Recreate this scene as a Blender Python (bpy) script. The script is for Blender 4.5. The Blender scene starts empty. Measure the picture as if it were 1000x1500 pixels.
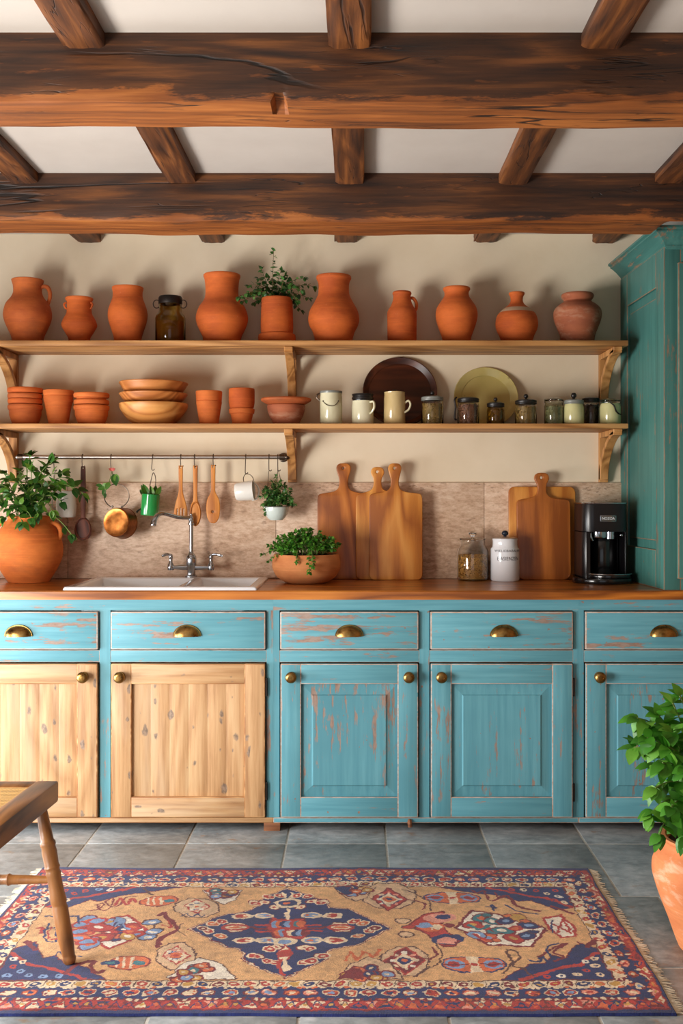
import bpy, bmesh, math, random
import numpy as np
from mathutils import Vector, Matrix
random.seed(7)
SC = bpy.context.scene
COL = SC.collection
PI = math.pi
# camera model (metres): wall-parallel view; X right, Y into the room, Z up
F, HC, CX, CY = 1575.0, 1.265, 522.0, 730.0
WALL = 4.67
def WX(px, Y): return (px - CX) * Y / F
def WZ(py, Y): return HC - (py - CY) * Y / F
def P(px, py, Y): return Vector((WX(px, Y), Y, WZ(py, Y)))

# ------------------------------------------------------------------ objects
def tag(o, label=None, cat=None, group=None, kind=None):
    if label: o['label'] = label
    if cat: o['category'] = cat
    if group: o['group'] = group
    if kind: o['kind'] = kind
    return o
def wloc(o):
    v = Vector((0, 0, 0))
    while o is not None:
        v = v + Vector(o.location); o = o.parent
    return v
def empty(name, loc, label=None, cat=None, group=None):
    o = bpy.data.objects.new(name, None)
    o.empty_display_size = .05
    o.location = loc
    COL.objects.link(o)
    return tag(o, label, cat, group)
def link(name, me, mats, parent=None, smooth=True, loc=None, angle=40):
    """mesh given in world coordinates -> object; children sit at the origin of their thing"""
    o = bpy.data.objects.new(name, me)
    base = wloc(parent) if parent is not None else Vector(loc or (0, 0, 0))
    if base.length: me.transform(Matrix.Translation(-base))
    if parent is not None: o.parent = parent
    else: o.location = base
    if not isinstance(mats, (list, tuple)): mats = [mats]
    for m in mats: me.materials.append(m)
    COL.objects.link(o)
    if smooth:
        me.shade_smooth()
        me.set_sharp_from_angle(angle=math.radians(angle))
    return o
def copy_tree(o, parent=None):
    c = o.copy(); COL.objects.link(c)
    if parent is not None: c.parent = parent
    for ch in list(o.children): copy_tree(ch, c)
    return c

def catmull(pts, n=6):
    pts = [Vector(p) for p in pts]
    if len(pts) < 3: return pts
    out = []
    for i in range(len(pts) - 1):
        p0 = pts[max(i - 1, 0)]; p1 = pts[i]; p2 = pts[i + 1]; p3 = pts[min(i + 2, len(pts) - 1)]
        for k in range(n):
            t = k / n
            out.append(.5 * ((2 * p1) + (p2 - p0) * t + (2 * p0 - 5 * p1 + 4 * p2 - p3) * t * t + (3 * p1 - p0 - 3 * p2 + p3) * t ** 3))
    out.append(pts[-1])
    return out

class MB:
    def __init__(s): s.bm = bmesh.new()
    def box(s, x0, x1, y0, y1, z0, z1, bev=0, mat=0, bmat=None, seg=2):
        if x1 < x0: x0, x1 = x1, x0
        bm = bmesh.new()
        r = bmesh.ops.create_cube(bm, size=1)
        for v in bm.verts:
            v.co = Vector((x0 + (v.co.x + .5) * (x1 - x0), y0 + (v.co.y + .5) * (y1 - y0), z0 + (v.co.z + .5) * (z1 - z0)))
        for f in bm.faces: f.material_index = mat
        if bev: bmesh.ops.bevel(bm, geom=bm.edges[:], offset=bev, segments=seg, affect='EDGES', profile=.6, material=bmat if bmat is not None else -1)
        s.merge(bm); return s
    def merge(s, bm):
        me = bpy.data.meshes.new('tmp'); bm.to_mesh(me); bm.free()
        s.bm.from_mesh(me); bpy.data.meshes.remove(me)
    def ring_loft(s, rings, closed=True, cap0=True, cap1=True, mat=0):
        bm = s.bm; vr = []
        for r in rings: vr.append([bm.verts.new(p) for p in r])
        n = len(vr[0])
        for a, b in zip(vr, vr[1:]):
            for i in range(n if closed else n - 1):
                j = (i + 1) % n
                f = bm.faces.new((a[i], a[j], b[j], b[i])); f.material_index = mat
        if closed and cap0: bm.faces.new(vr[0][::-1]).material_index = mat
        if closed and cap1: bm.faces.new(vr[-1]).material_index = mat
        return s
    def tube(s, path, r, n=8, mat=0, flat=1.0, cap=True, smooth=0):
        path = [Vector(p) for p in path]
        if smooth: path = catmull(path, smooth)
        m = len(path)
        rr = r if isinstance(r, (list, tuple)) else [r] * m
        if len(rr) != m:
            rr = [rr[min(int(i * (len(rr) - 1) / (m - 1)), len(rr) - 2)] + (rr[min(int(i * (len(rr) - 1) / (m - 1)) + 1, len(rr) - 1)] - rr[min(int(i * (len(rr) - 1) / (m - 1)), len(rr) - 2)]) * ((i * (len(rr) - 1) / (m - 1)) % 1) for i in range(m)]
        rings = []; prev = None
        for i, p in enumerate(path):
            t = (path[min(i + 1, m - 1)] - path[max(i - 1, 0)])
            t = t.normalized() if t.length > 1e-9 else Vector((0, 0, 1))
            if prev is None:
                ref = Vector((0, 1, 0)) if abs(t.y) < .9 else Vector((1, 0, 0))
                a = t.cross(ref).normalized()
            else:
                a = prev - t * prev.dot(t)
                a = a.normalized() if a.length > 1e-6 else t.orthogonal().normalized()
            b = t.cross(a).normalized(); prev = a
            rings.append([p + a * math.cos(2 * PI * k / n) * rr[i] + b * math.sin(2 * PI * k / n) * rr[i] * flat for k in range(n)])
        return s.ring_loft(rings, cap0=cap, cap1=cap, mat=mat)
    def lathe(s, prof, c, n=40, mat=0, M=None, cap=True, wob=0):
        """prof: (r, h) pairs; axis +Z at c unless M"""
        rings = []
        for (r, h) in prof:
            ring = []
            for k in range(n):
                a = 2 * PI * k / n
                v = Vector((math.cos(a) * max(r, 1e-4), math.sin(a) * max(r, 1e-4), h))
                if M is not None: v = M @ v
                ring.append(v + Vector(c))
            rings.append(ring)
        return s.ring_loft(rings, cap0=cap, cap1=cap, mat=mat)
    def ball(s, c, r, sc=(1, 1, 1), sub=2, mat=0, M=None):
        bm = bmesh.new(); bmesh.ops.create_icosphere(bm, subdivisions=sub, radius=r)
        for v in bm.verts:
            v.co = Vector((v.co.x * sc[0], v.co.y * sc[1], v.co.z * sc[2]))
            if M is not None: v.co = M @ v.co
            v.co += Vector(c)
        for f in bm.faces: f.material_index = mat
        s.merge(bm); return s
    def prism(s, poly, z0, z1, bev=0, mat=0, bmat=None, top=True):
        bm = bmesh.new()
        vs = [bm.verts.new((x, y, z0)) for x, y in poly]
        f = bm.faces.new(vs)
        if f.normal.z > 0: f.normal_flip()
        r = bmesh.ops.extrude_face_region(bm, geom=[f])
        for v in r['geom']:
            if isinstance(v, bmesh.types.BMVert): v.co.z = z1
        bmesh.ops.recalc_face_normals(bm, faces=bm.faces)
        if bev:
            ed = [e for e in bm.edges if abs(e.verts[0].co.z - e.verts[1].co.z) < 1e-6]
            bmesh.ops.bevel(bm, geom=ed, offset=bev, segments=2, affect='EDGES', profile=.6)
        for f in bm.faces: f.material_index = mat
        s.merge(bm); return s
    def leaf(s, p, d, n, L, W, curl=.3, fold=.25, rows=5, serr=0, shape=.85, mat=0):
        d = Vector(d).normalized(); n = Vector(n)
        sd = d.cross(n)
        if sd.length < 1e-4: sd = d.orthogonal()
        sd.normalize(); n = sd.cross(d).normalized()
        bm = s.bm; prev = None
        for i in range(rows + 1):
            t = i / rows
            w = math.sin(PI * min(1, t) ** shape) ** .8 * W * .5 if 0 < t < 1 else .0004
            if serr and i % 2 and 0 < t < 1: w *= 1 + serr
            c0 = Vector(p) + d * L * t - n * curl * L * t * t
            row = [bm.verts.new(c0 + sd * w * c + n * fold * w * abs(c)) for c in (-1, 0, 1)]
            if prev:
                for a in (0, 1):
                    f = bm.faces.new((prev[a], prev[a + 1], row[a + 1], row[a])); f.material_index = mat
            prev = row
        return s
    def build(s, name, mats, parent=None, smooth=True, loc=None, angle=40, norm=True):
        if norm: bmesh.ops.recalc_face_normals(s.bm, faces=s.bm.faces)
        me = bpy.data.meshes.new(name); s.bm.to_mesh(me); s.bm.free()
        return link(name, me, mats, parent, smooth, loc, angle)

def rrect(x0, y0, x1, y1, r, n=6):
    r = r if isinstance(r, (list, tuple)) else [r] * 4      # corners: x0y0, x1y0, x1y1, x0y1
    out = []
    for (cx, cy, a0, rr) in ((x0 + r[0], y0 + r[0], PI, r[0]), (x1 - r[1], y0 + r[1], 1.5 * PI, r[1]), (x1 - r[2], y1 - r[2], 0, r[2]), (x0 + r[3], y1 - r[3], .5 * PI, r[3])):
        for k in range(n + 1):
            a = a0 + .5 * PI * k / n
            out.append((cx + math.cos(a) * rr, cy + math.sin(a) * rr))
    return out
def plate(name, outline, holes, Y, thick, mats, parent=None, bev=.002, lean=0, z0=None, loc=None, dish=None):
    """flat board cut to an outline (x,z world), front face at Y, thickness going back; leans back by `lean` per metre"""
    cu = bpy.data.curves.new('tmp', 'CURVE'); cu.dimensions = '2D'; cu.fill_mode = 'BOTH'
    for ln in [outline] + list(holes):
        sp = cu.splines.new('POLY'); sp.points.add(len(ln) - 1)
        for q, (x, z) in zip(sp.points, ln): q.co = (x, z, 0, 1)
        sp.use_cyclic_u = True
    cu.extrude = thick / 2 - bev; cu.bevel_depth = bev; cu.bevel_resolution = 2; cu.offset = -bev
    ob = bpy.data.objects.new('tmp', cu); COL.objects.link(ob)
    dg = bpy.context.evaluated_depsgraph_get()
    me = bpy.data.meshes.new_from_object(ob.evaluated_get(dg))
    bpy.data.objects.remove(ob); bpy.data.curves.remove(cu)
    zb = min(z for _, z in outline) if z0 is None else z0
    for v in me.vertices:
        x, z, d = v.co
        y = Y + thick / 2 - d
        v.co = (x, y + (z - zb) * lean, z)
    me.materials.clear()
    bm = bmesh.new(); bm.from_mesh(me); bmesh.ops.remove_doubles(bm, verts=bm.verts, dist=1e-5); bmesh.ops.recalc_face_normals(bm, faces=bm.faces); bm.to_mesh(me); bm.free()
    return link(name, me, mats, parent, True, loc, 35)
def text_mesh(body, size, width=None):
    cu = bpy.data.curves.new('tmp', 'FONT'); cu.body = body; cu.size = size; cu.align_x = 'CENTER'; cu.align_y = 'CENTER'; cu.extrude = .0004
    ob = bpy.data.objects.new('tmp', cu); COL.objects.link(ob)
    dg = bpy.context.evaluated_depsgraph_get()
    me = bpy.data.meshes.new_from_object(ob.evaluated_get(dg))
    bpy.data.objects.remove(ob); bpy.data.curves.remove(cu)
    if width:
        xs = [v.co.x for v in me.vertices]; k = width / (max(xs) - min(xs))
        for v in me.vertices: v.co.x *= k
    me.materials.clear()
    return me

# ------------------------------------------------------------------ materials
def C(r, g, b):
    f = lambda c: (c / 255 / 12.92) if c / 255 <= .04045 else ((c / 255 + .055) / 1.055) ** 2.4
    return (f(r), f(g), f(b), 1)
class NT:
    def __init__(s, name):
        s.m = bpy.data.materials.new(name); s.m.use_nodes = True
        s.t = s.m.node_tree; s.b = s.t.nodes['Principled BSDF']
    def n(s, typ, **kw):
        nd = s.t.nodes.new(typ)
        for k, v in kw.items():
            if k in nd.inputs.keys():
                s.set(nd, k, v)
            else: setattr(nd, k, v)
        return nd
    def set(s, nd, k, v):
        if isinstance(v, bpy.types.NodeSocket): s.t.links.new(v, nd.inputs[k])
        else: nd.inputs[k].default_value = v
    def p(s, **kw):
        for k, v in kw.items(): s.set(s.b, {'Base': 'Base Color', 'Rough': 'Roughness', 'Trans': 'Transmission Weight', 'Coat': 'Coat Weight', 'CoatRough': 'Coat Roughness', 'Spec': 'Specular IOR Level'}.get(k, k), v)
        return s
    def vec(s, sc=(1, 1, 1), rnd=True):
        tc = s.n('ShaderNodeTexCoord').outputs['Object']
        if rnd:
            oi = s.n('ShaderNodeObjectInfo').outputs['Random']
            ad = s.n('ShaderNodeVectorMath', operation='MULTIPLY_ADD')
            s.t.links.new(oi, ad.inputs[0]); ad.inputs[1].default_value = (13.1, 17.7, 9.3); s.t.links.new(tc, ad.inputs[2])
            tc = ad.outputs[0]
        mp = s.n('ShaderNodeMapping'); s.t.links.new(tc, mp.inputs['Vector']); mp.inputs['Scale'].default_value = sc
        return mp.outputs[0]
    def noise(s, v, scale=1, detail=4, rough=.55, dist=0):
        return s.n('ShaderNodeTexNoise', Vector=v, Scale=scale, Detail=detail, Roughness=rough, Distortion=dist).outputs['Fac']
    def vor(s, v, scale=1, feature='F1', out='Distance', rand=1):
        nd = s.n('ShaderNodeTexVoronoi', feature=feature); s.set(nd, 'Vector', v); s.set(nd, 'Scale', scale); s.set(nd, 'Randomness', rand)
        return nd.outputs[out]
    def ramp(s, fac, stops, interp='LINEAR'):
        nd = s.n('ShaderNodeValToRGB'); s.t.links.new(fac, nd.inputs[0]); cr = nd.color_ramp; cr.interpolation = interp
        while len(cr.elements) < len(stops): cr.elements.new(.5)
        for e, (p, c) in zip(cr.elements, stops): e.position = p; e.color = c if len(c) == 4 else (*c, 1)
        return nd.outputs[0]
    def step(s, fac, lo, hi):
        nd = s.n('ShaderNodeMapRange'); s.t.links.new(fac, nd.inputs[0]); nd.inputs[1].default_value = lo; nd.inputs[2].default_value = hi
        return nd.outputs[0]
    def mix(s, fac, a, b, mode='MIX'):
        nd = s.n('ShaderNodeMix', data_type='RGBA', blend_type=mode)
        for k, v in ((0, fac), (6, a), (7, b)):
            if isinstance(v, bpy.types.NodeSocket): s.t.links.new(v, nd.inputs[k])
            else: nd.inputs[k].default_value = v
        return nd.outputs[2]
    def math(s, op, a, b=0.0):
        nd = s.n('ShaderNodeMath', operation=op)
        for k, v in ((0, a), (1, b)):
            if isinstance(v, bpy.types.NodeSocket): s.t.links.new(v, nd.inputs[k])
            else: nd.inputs[k].default_value = v
        return nd.outputs[0]
    def bump(s, h, strength=.3, dist=.002):
        nd = s.n('ShaderNodeBump', Height=h, Strength=strength, Distance=dist)
        s.t.links.new(nd.outputs[0], s.b.inputs['Normal']); return s
    def island(s): return s.n('ShaderNodeNewGeometry').outputs['Random Per Island']
def flat(name, col, rough=.5, **kw):
    return NT(name).p(Base=col, Rough=rough, **kw).m
def ax(axis, along, across):
    return tuple(along if a == axis else across for a in 'XYZ')

def wood(name, dark, mid, light, axis='X', rough=.5, fine=38, rings=7, bump=.25, knots=0, coat=0, crack=0, wash=None, ringamt=.4, low_tones=None):
    s = NT(name)
    v1 = s.vec(ax(axis, fine * .05, fine)); f = s.noise(v1, 1, 6, .65, .3)
    v2 = s.vec(ax(axis, rings * .13, rings)); g = s.noise(v2, 1, 2, .5, .4)
    rg = s.math('FRACT', s.math('MULTIPLY', g, 9.0)); rg = s.math('PINGPONG', rg, .5)
    v3 = s.vec(ax(axis, .9, 3)); big = s.noise(v3, 1, 3, .6, .5)
    h = s.math('ADD', s.math('MULTIPLY', f, 1 - ringamt), s.math('MULTIPLY', rg, ringamt * 1.6))
    h = s.math('ADD', s.math('MULTIPLY', h, .7), s.math('MULTIPLY', big, .3))
    col = s.ramp(h, [(.36, dark), (.5, mid), (.63, light)])
    if low_tones:                                             # paler wood tones over the underside and bottom arris, plus scattered flecks
        wc = s.ramp(h, [(.3, low_tones[0]), (.5, low_tones[1]), (.68, low_tones[2])])
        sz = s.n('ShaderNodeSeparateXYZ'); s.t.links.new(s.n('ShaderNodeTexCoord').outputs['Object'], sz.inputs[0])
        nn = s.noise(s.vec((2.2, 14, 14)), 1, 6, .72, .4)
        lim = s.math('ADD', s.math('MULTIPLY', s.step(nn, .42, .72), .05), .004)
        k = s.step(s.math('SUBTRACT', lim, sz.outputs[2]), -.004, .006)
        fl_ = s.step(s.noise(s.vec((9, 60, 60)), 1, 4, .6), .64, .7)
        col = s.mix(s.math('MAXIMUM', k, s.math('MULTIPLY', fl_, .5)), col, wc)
    if wash:
        w = s.step(s.noise(s.vec(ax(axis, 1.2, 9)), 1, 4, .6), .5, .75)
        col = s.mix(s.math('MULTIPLY', w, .55), col, wash)
    hh = h
    if knots:
        kv0 = s.vec(ax(axis, 11, 20)); sx_ = s.n('ShaderNodeSeparateXYZ'); s.t.links.new(kv0, sx_.inputs[0]); cx_ = s.n('ShaderNodeCombineXYZ'); s.t.links.new(sx_.outputs[0], cx_.inputs[0]); s.t.links.new(sx_.outputs[2], cx_.inputs[1]); kv = cx_.outputs[0]; wob = s.noise(kv0, 3.2, 4)
        nd = s.n('ShaderNodeTexVoronoi', feature='F1', voronoi_dimensions='2D'); s.set(nd, 'Vector', kv); s.set(nd, 'Scale', 1.0)
        sep = s.n('ShaderNodeSeparateColor'); s.t.links.new(nd.outputs['Color'], sep.inputs[0])
        size = s.math('SUBTRACT', s.math('MULTIPLY', s.step(sep.outputs[0], 1 - knots, 1.0), .27), .035)
        d = s.math('ADD', nd.outputs['Distance'], s.math('MULTIPLY', s.math('SUBTRACT', wob, .5), .42))
        k = s.step(s.math('SUBTRACT', size, d), -.03, .05)
        kc = s.ramp(s.noise(s.vec(ax(axis, 60, 90)), 1, 2), [(.35, C(96, 84, 76)), (.65, C(150, 128, 110))])
        col = s.mix(s.math('MULTIPLY', k, .85), col, kc)
    if crack:
        cv = s.vec(ax(axis, .55, 5.5)); cn = s.noise(cv, 1, 5, .5, .6)
        c1 = s.math('ABSOLUTE', s.math('SUBTRACT', cn, .5))
        gate = s.step(s.noise(s.vec(ax(axis, 1.3, 6)), 1, 2), .47, .6)
        c = s.math('MULTIPLY', s.step(c1, crack, crack * .3), gate)
        cv2 = s.vec(ax(axis, 2.2, 26)); c2 = s.math('ABSOLUTE', s.math('SUBTRACT', s.noise(cv2, 1, 3, .5, .5), .5))
        gate2 = s.step(s.noise(s.vec(ax(axis, 3, 9)), 1, 2), .52, .62)
        c = s.math('MAXIMUM', c, s.math('MULTIPLY', s.math('MULTIPLY', s.step(c2, .012, .002), gate2), .8))
        col = s.mix(s.math('MULTIPLY', c, .92), col, (dark[0] * .12, dark[1] * .12, dark[2] * .12, 1))
        hh = s.math('SUBTRACT', h, s.math('MULTIPLY', c, 1.5))
    s.p(Base=col, Rough=rough, Coat=coat, CoatRough=.25)
    s.bump(hh, bump, .004 if crack else .0015)
    return s.m
def paint(name, base, base2, axis='X', wear=.0, edge=False, w1=C(146, 92, 56), w2=C(164, 134, 116), rough=.5):
    s = NT(name)
    f = s.noise(s.vec(ax(axis, 3.2, 46)), 1, 5, .65, .2)
    g = s.noise(s.vec(ax(axis, 2.6, 5)), 1, 3, .55)
    sm = s.noise(s.vec(ax(axis, 26, 80)), 1, 3, .6)
    h = s.math('ADD', s.math('ADD', s.math('MULTIPLY', f, .42), s.math('MULTIPLY', g, .38)), s.math('MULTIPLY', sm, .2))
    th = (.44 if edge else .575) - wear
    mk = s.step(h, th, th + .035)
    chips = s.step(s.noise(s.vec((42, 42, 42)), 1, 2, .5), .735, .76)
    mk = s.math('MAXIMUM', mk, chips)
    pc = s.mix(s.step(s.noise(s.vec(ax(axis, 2.5, 60)), 1, 4, .6), .35, .7), base, base2)
    big = s.noise(s.vec((1.6, 1.6, 1.6)), 1, 3)
    pc = s.mix(s.step(big, .45, .75), pc, tuple(c * .86 for c in base[:3]) + (1,))
    wc = s.mix(s.step(sm, .35, .65), w1, w2)
    s.p(Base=s.mix(s.math('MULTIPLY', mk, .86), pc, wc), Rough=rough)
    s.bump(s.math('ADD', s.math('MULTIPLY', mk, -1.0), s.math('MULTIPLY', f, .7)), .25, .0012)
    return s.m
def terracotta(name, a, b, pale=None, palethr=(.5, .7), soot=None, rough=.82):
    s = NT(name)
    n1 = s.noise(s.vec((7, 7, 16)), 1, 5, .6); n2 = s.noise(s.vec((3, 3, 3)), 1, 2)
    rg = s.noise(s.vec((3, 3, 190)), 1, 2, .5)
    h = s.math('ADD', s.math('MULTIPLY', n1, .6), s.math('MULTIPLY', n2, .4))
    col = s.ramp(h, [(.4, a), (.6, b)])
    col = s.mix(s.math('MULTIPLY', s.step(rg, .55, .75), .25), col, tuple(min(1, c * 1.35) for c in b[:3]) + (1,))
    if pale:
        w = s.step(s.noise(s.vec((9, 9, 22)), 1, 6, .7, .4), *palethr)
        col = s.mix(s.math('MULTIPLY', w, .75), col, pale)
    if soot:
        w = s.step(s.noise(s.vec((4, 4, 7)), 1, 4, .6), .56, .75)
        col = s.mix(s.math('MULTIPLY', w, .6), col, soot)
    spk = s.step(s.noise(s.vec((120, 120, 120)), 1, 2), .68, .8)
    col = s.mix(s.math('MULTIPLY', spk, .25), col, C(225, 170, 130))
    s.p(Base=col, Rough=rough)
    s.bump(s.math('ADD', rg, s.math('MULTIPLY', n1, .6)), .22, .002)
    return s.m
def metal(name, col, rough=.3, var=.0, dark=None):
    s = NT(name); s.p(Metallic=1.0)
    if dark:
        n = s.noise(s.vec((30, 30, 30)), 1, 4, .6)
        s.p(Base=s.ramp(n, [(.35, dark), (.65, col)]), Rough=s.math('ADD', s.math('MULTIPLY', n, .25), rough - .1))
    else: s.p(Base=col, Rough=rough)
    return s.m
def leafmat(name, a, b, c=None):
    s = NT(name)
    r = s.island()
    col = s.ramp(r, [(0, a), (.55, b), (1, c or b)])
    n = s.noise(s.vec((40, 40, 40)), 1, 3)
    col = s.mix(s.math('MULTIPLY', n, .5), col, tuple(x * .6 for x in a[:3]) + (1,))
    s.p(Base=col, Rough=.42)
    tr = s.n('ShaderNodeBsdfTranslucent'); s.t.links.new(col, tr.inputs[0])
    mx = s.n('ShaderNodeMixShader'); mx.inputs[0].default_value = .28
    s.t.links.new(s.b.outputs[0], mx.inputs[1]); s.t.links.new(tr.outputs[0], mx.inputs[2])
    s.t.links.new(mx.outputs[0], s.t.nodes['Material Output'].inputs['Surface'])
    return s.m
def glazed(name, a, b, rough=.18, specks=None, sc=9):
    s = NT(name)
    n = s.noise(s.vec((sc, sc, sc * .6)), 1, 4, .6)
    col = s.ramp(n, [(.35, a), (.65, b)])
    if specks:
        v = s.n('ShaderNodeTexVoronoi', feature='F1'); s.set(v, 'Vector', s.vec((26, 26, 26))); s.set(v, 'Scale', 1.0)
        sep = s.n('ShaderNodeSeparateColor'); s.t.links.new(v.outputs['Color'], sep.inputs[0])
        k = s.math('MULTIPLY', s.step(v.outputs['Distance'], .22, .1), s.step(sep.outputs[0], .82, .86))
        col = s.mix(s.math('MULTIPLY', k, .8), col, specks)
    s.p(Base=col, Rough=rough, Coat=.3, CoatRough=.08)
    return s.m
def glass(name, col=(1, 1, 1, 1), rough=.02):
    return NT(name).p(Base=col, Rough=rough, Trans=1.0, IOR=1.45).m

m_wall = NT('plaster cream')
_n = m_wall.noise(m_wall.vec((2.2, 2.2, 2.2), False), 1, 5, .6); _f = m_wall.noise(m_wall.vec((38, 38, 38), False), 1, 4, .6)
m_wall.p(Base=m_wall.ramp(_n, [(.3, C(222, 205, 176)), (.7, C(234, 220, 194))]), Rough=.85).bump(m_wall.math('ADD', _n, m_wall.math('MULTIPLY', _f, .22)), .35, .006); m_wall = m_wall.m
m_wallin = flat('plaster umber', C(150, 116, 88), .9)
m_ceil = NT('plaster white')
_n = m_ceil.noise(m_ceil.vec((3, 3, 3), False), 1, 5, .6)
m_ceil.p(Base=m_ceil.ramp(_n, [(.3, C(188, 178, 168)), (.7, C(198, 189, 179))]), Rough=.9).bump(_n, .2, .004); m_ceil = m_ceil.m
m_beamx = wood('old oak beam', C(38, 19, 8), C(74, 41, 17), C(122, 72, 31), 'X', .62, 44, 5, .6, 0, 0, .016, ringamt=.22, low_tones=(C(78, 39, 13), C(144, 80, 30), C(186, 114, 52)))
m_beamy = wood('old oak joist', C(48, 24, 9), C(96, 53, 21), C(146, 88, 40), 'Y', .62, 44, 5, .5, 0, 0, .014, ringamt=.22)
m_shelf = wood('waxed pine shelf', C(150, 100, 52), C(190, 136, 78), C(208, 156, 98), 'X', .55, 34, 5, .12)
m_brkt = wood('pine bracket', C(146, 96, 48), C(184, 130, 72), C(202, 148, 90), 'Z', .55, 40, 6, .12)
m_top = wood('oiled worktop', C(124, 66, 20), C(178, 104, 34), C(206, 130, 50), 'X', .3, 34, 5, .12, coat=.25)
m_pine = wood('stripped pine', C(164, 120, 78), C(194, 152, 106), C(208, 172, 128), 'Z', .55, 64, 5, .14, knots=.55, wash=C(208, 186, 158), ringamt=.22)
m_pineh = wood('stripped pine rail', C(164, 120, 78), C(192, 150, 104), C(206, 170, 126), 'X', .55, 64, 5, .14, knots=.3, wash=C(208, 186, 158), ringamt=.22)
m_pinedge = wood('rubbed pine edge', C(150, 98, 56), C(186, 134, 84), C(212, 168, 116), 'X', .6, 26, 4, .1)
BLUE, BLUE2 = C(88, 152, 167), C(108, 171, 184)
m_blueX = paint('blue milk paint across', BLUE, BLUE2, 'X', .01)
m_blueZ = paint('blue milk paint along', BLUE, BLUE2, 'Z', .012)
m_blueXw = paint('blue drawer paint', BLUE, BLUE2, 'X', .03)
m_blueE = paint('rubbed paint edge', C(96, 150, 156), BLUE2, 'X', .05, True, C(186, 140, 110), C(206, 190, 178))
m_foot = wood('raw wood foot', C(104, 62, 36), C(140, 88, 54), C(164, 108, 70), 'X', .7)
TEAL, TEAL2 = C(58, 110, 104), C(72, 128, 120)
m_tealZ = paint('teal cabinet paint', TEAL, TEAL2, 'Z', -.006, False, C(120, 84, 58), C(134, 112, 92))
m_tealY = paint('teal cornice paint', TEAL, TEAL2, 'Y', .0, False, C(122, 86, 58), C(140, 116, 94))
m_tealE = paint('teal rubbed edge', TEAL, TEAL2, 'Z', .02, True, C(140, 98, 68), C(160, 128, 102))
TC1, TC2 = C(178, 80, 26), C(212, 106, 40)
m_terra = terracotta('terracotta', TC1, TC2)
m_terra2 = terracotta('terracotta dusty', C(170, 80, 32), C(202, 106, 46), soot=C(110, 66, 44))
m_terra3 = terracotta('terracotta small', C(188, 92, 36), C(216, 116, 50))
m_terrabig = terracotta('terracotta big', C(198, 100, 38), C(226, 128, 56), soot=C(142, 82, 52))
m_terraw = terracotta('terracotta weathered', C(140, 74, 48), C(170, 96, 62), C(196, 156, 126), (.5, .72))
m_terrap = terracotta('terracotta limed', C(200, 118, 70), C(218, 140, 88), C(232, 196, 168), (.53, .74))
m_terrabowl = terracotta('clay bowl', C(190, 116, 66), C(212, 142, 86))
m_slip = terracotta('pale slip', C(184, 150, 118), C(206, 176, 146))
m_woodbowl = wood('turned wood bowl', C(176, 108, 50), C(208, 142, 74), C(222, 162, 92), 'X', .45, 16, 5, .1)
m_woodbowl2 = wood('turned wood bowl dark', C(150, 84, 36), C(184, 112, 54), C(204, 134, 72), 'X', .45, 16, 5, .1)
m_darkwood = wood('dark wooden platter', C(56, 24, 14), C(84, 40, 22), C(112, 56, 32), 'X', .4, 22, 5, .15)
m_board1 = wood('board walnut', C(142, 76, 28), C(182, 106, 42), C(202, 126, 56), 'Z', .36, 40, 4, .1, ringamt=.45)
m_board2 = wood('board honey', C(170, 98, 34), C(208, 138, 58), C(224, 160, 78), 'Z', .36, 40, 4, .1, ringamt=.45)
m_board3 = wood('board oak', C(158, 90, 34), C(198, 126, 52), C(214, 148, 72), 'Z', .36, 36, 3.2, .1, ringamt=.55)
m_utensil = wood('beech utensil', C(164, 92, 30), C(202, 126, 48), C(218, 146, 68), 'Z', .5, 40, 6, .08)
m_darkspoon = wood('dark spoon', C(60, 25, 15), C(90, 42, 25), C(112, 56, 34), 'Z', .62, 40, 6, .08)
m_chair = wood('chair wood', C(108, 68, 32), C(150, 98, 50), C(174, 120, 66), 'Z', .4, 30, 5, .1, coat=.2)
m_chairh = wood('chair rail wood', C(108, 68, 32), C(150, 98, 50), C(174, 120, 66), 'Y', .4, 30, 5, .1, coat=.2)
m_cane = flat('cane', C(206, 166, 104), .5)
m_brass = metal('aged brass', C(176, 140, 82), .28, dark=C(120, 88, 46))
m_steel = metal('brushed steel', C(186, 180, 174), .3)
m_iron = metal('dark iron', C(96, 84, 74), .38)
m_chrome = metal('pewter chrome', C(176, 180, 186), .16)
m_copper = metal('copper', C(214, 138, 72), .3, dark=C(170, 98, 46))
m_copperd = metal('dark copper', C(150, 92, 50), .35, dark=C(104, 60, 32))
m_black = flat('black plastic', C(13, 12, 14), .2, Coat=.3)
m_blackm = flat('black satin', C(15, 13, 16), .3)
m_blacklid = flat('black lid', C(26, 22, 20), .35)
m_white = flat('white glaze', C(236, 238, 242), .12, Coat=.4)
m_whitemug = flat('white mug', C(226, 224, 216), .2, Coat=.3)
m_celadon = flat('pale celadon', C(206, 218, 212), .2, Coat=.3)
m_grey = flat('grey rim', C(120, 122, 116), .3)
m_cream = glazed('cream glaze', C(206, 200, 164), C(220, 214, 182))
m_tan = glazed('tan glaze', C(190, 164, 112), C(206, 182, 130))
m_cel = glazed('green cream glaze', C(196, 190, 136), C(212, 206, 154))
m_plate = glazed('olive plate', C(182, 166, 98), C(200, 184, 118), .2, C(104, 84, 44), 5)
m_green = glazed('green enamel', C(30, 132, 62), C(44, 150, 74), .15)
m_glass = glass('clear glass', (.97, .98, .97, 1))
m_glassol = glass('olive glass', (.62, .5, .22, 1))
m_glassgr = glass('grey green glass', (.84, .87, .76, 1))
m_ink = flat('printed ink', C(44, 40, 52), .5)
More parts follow.
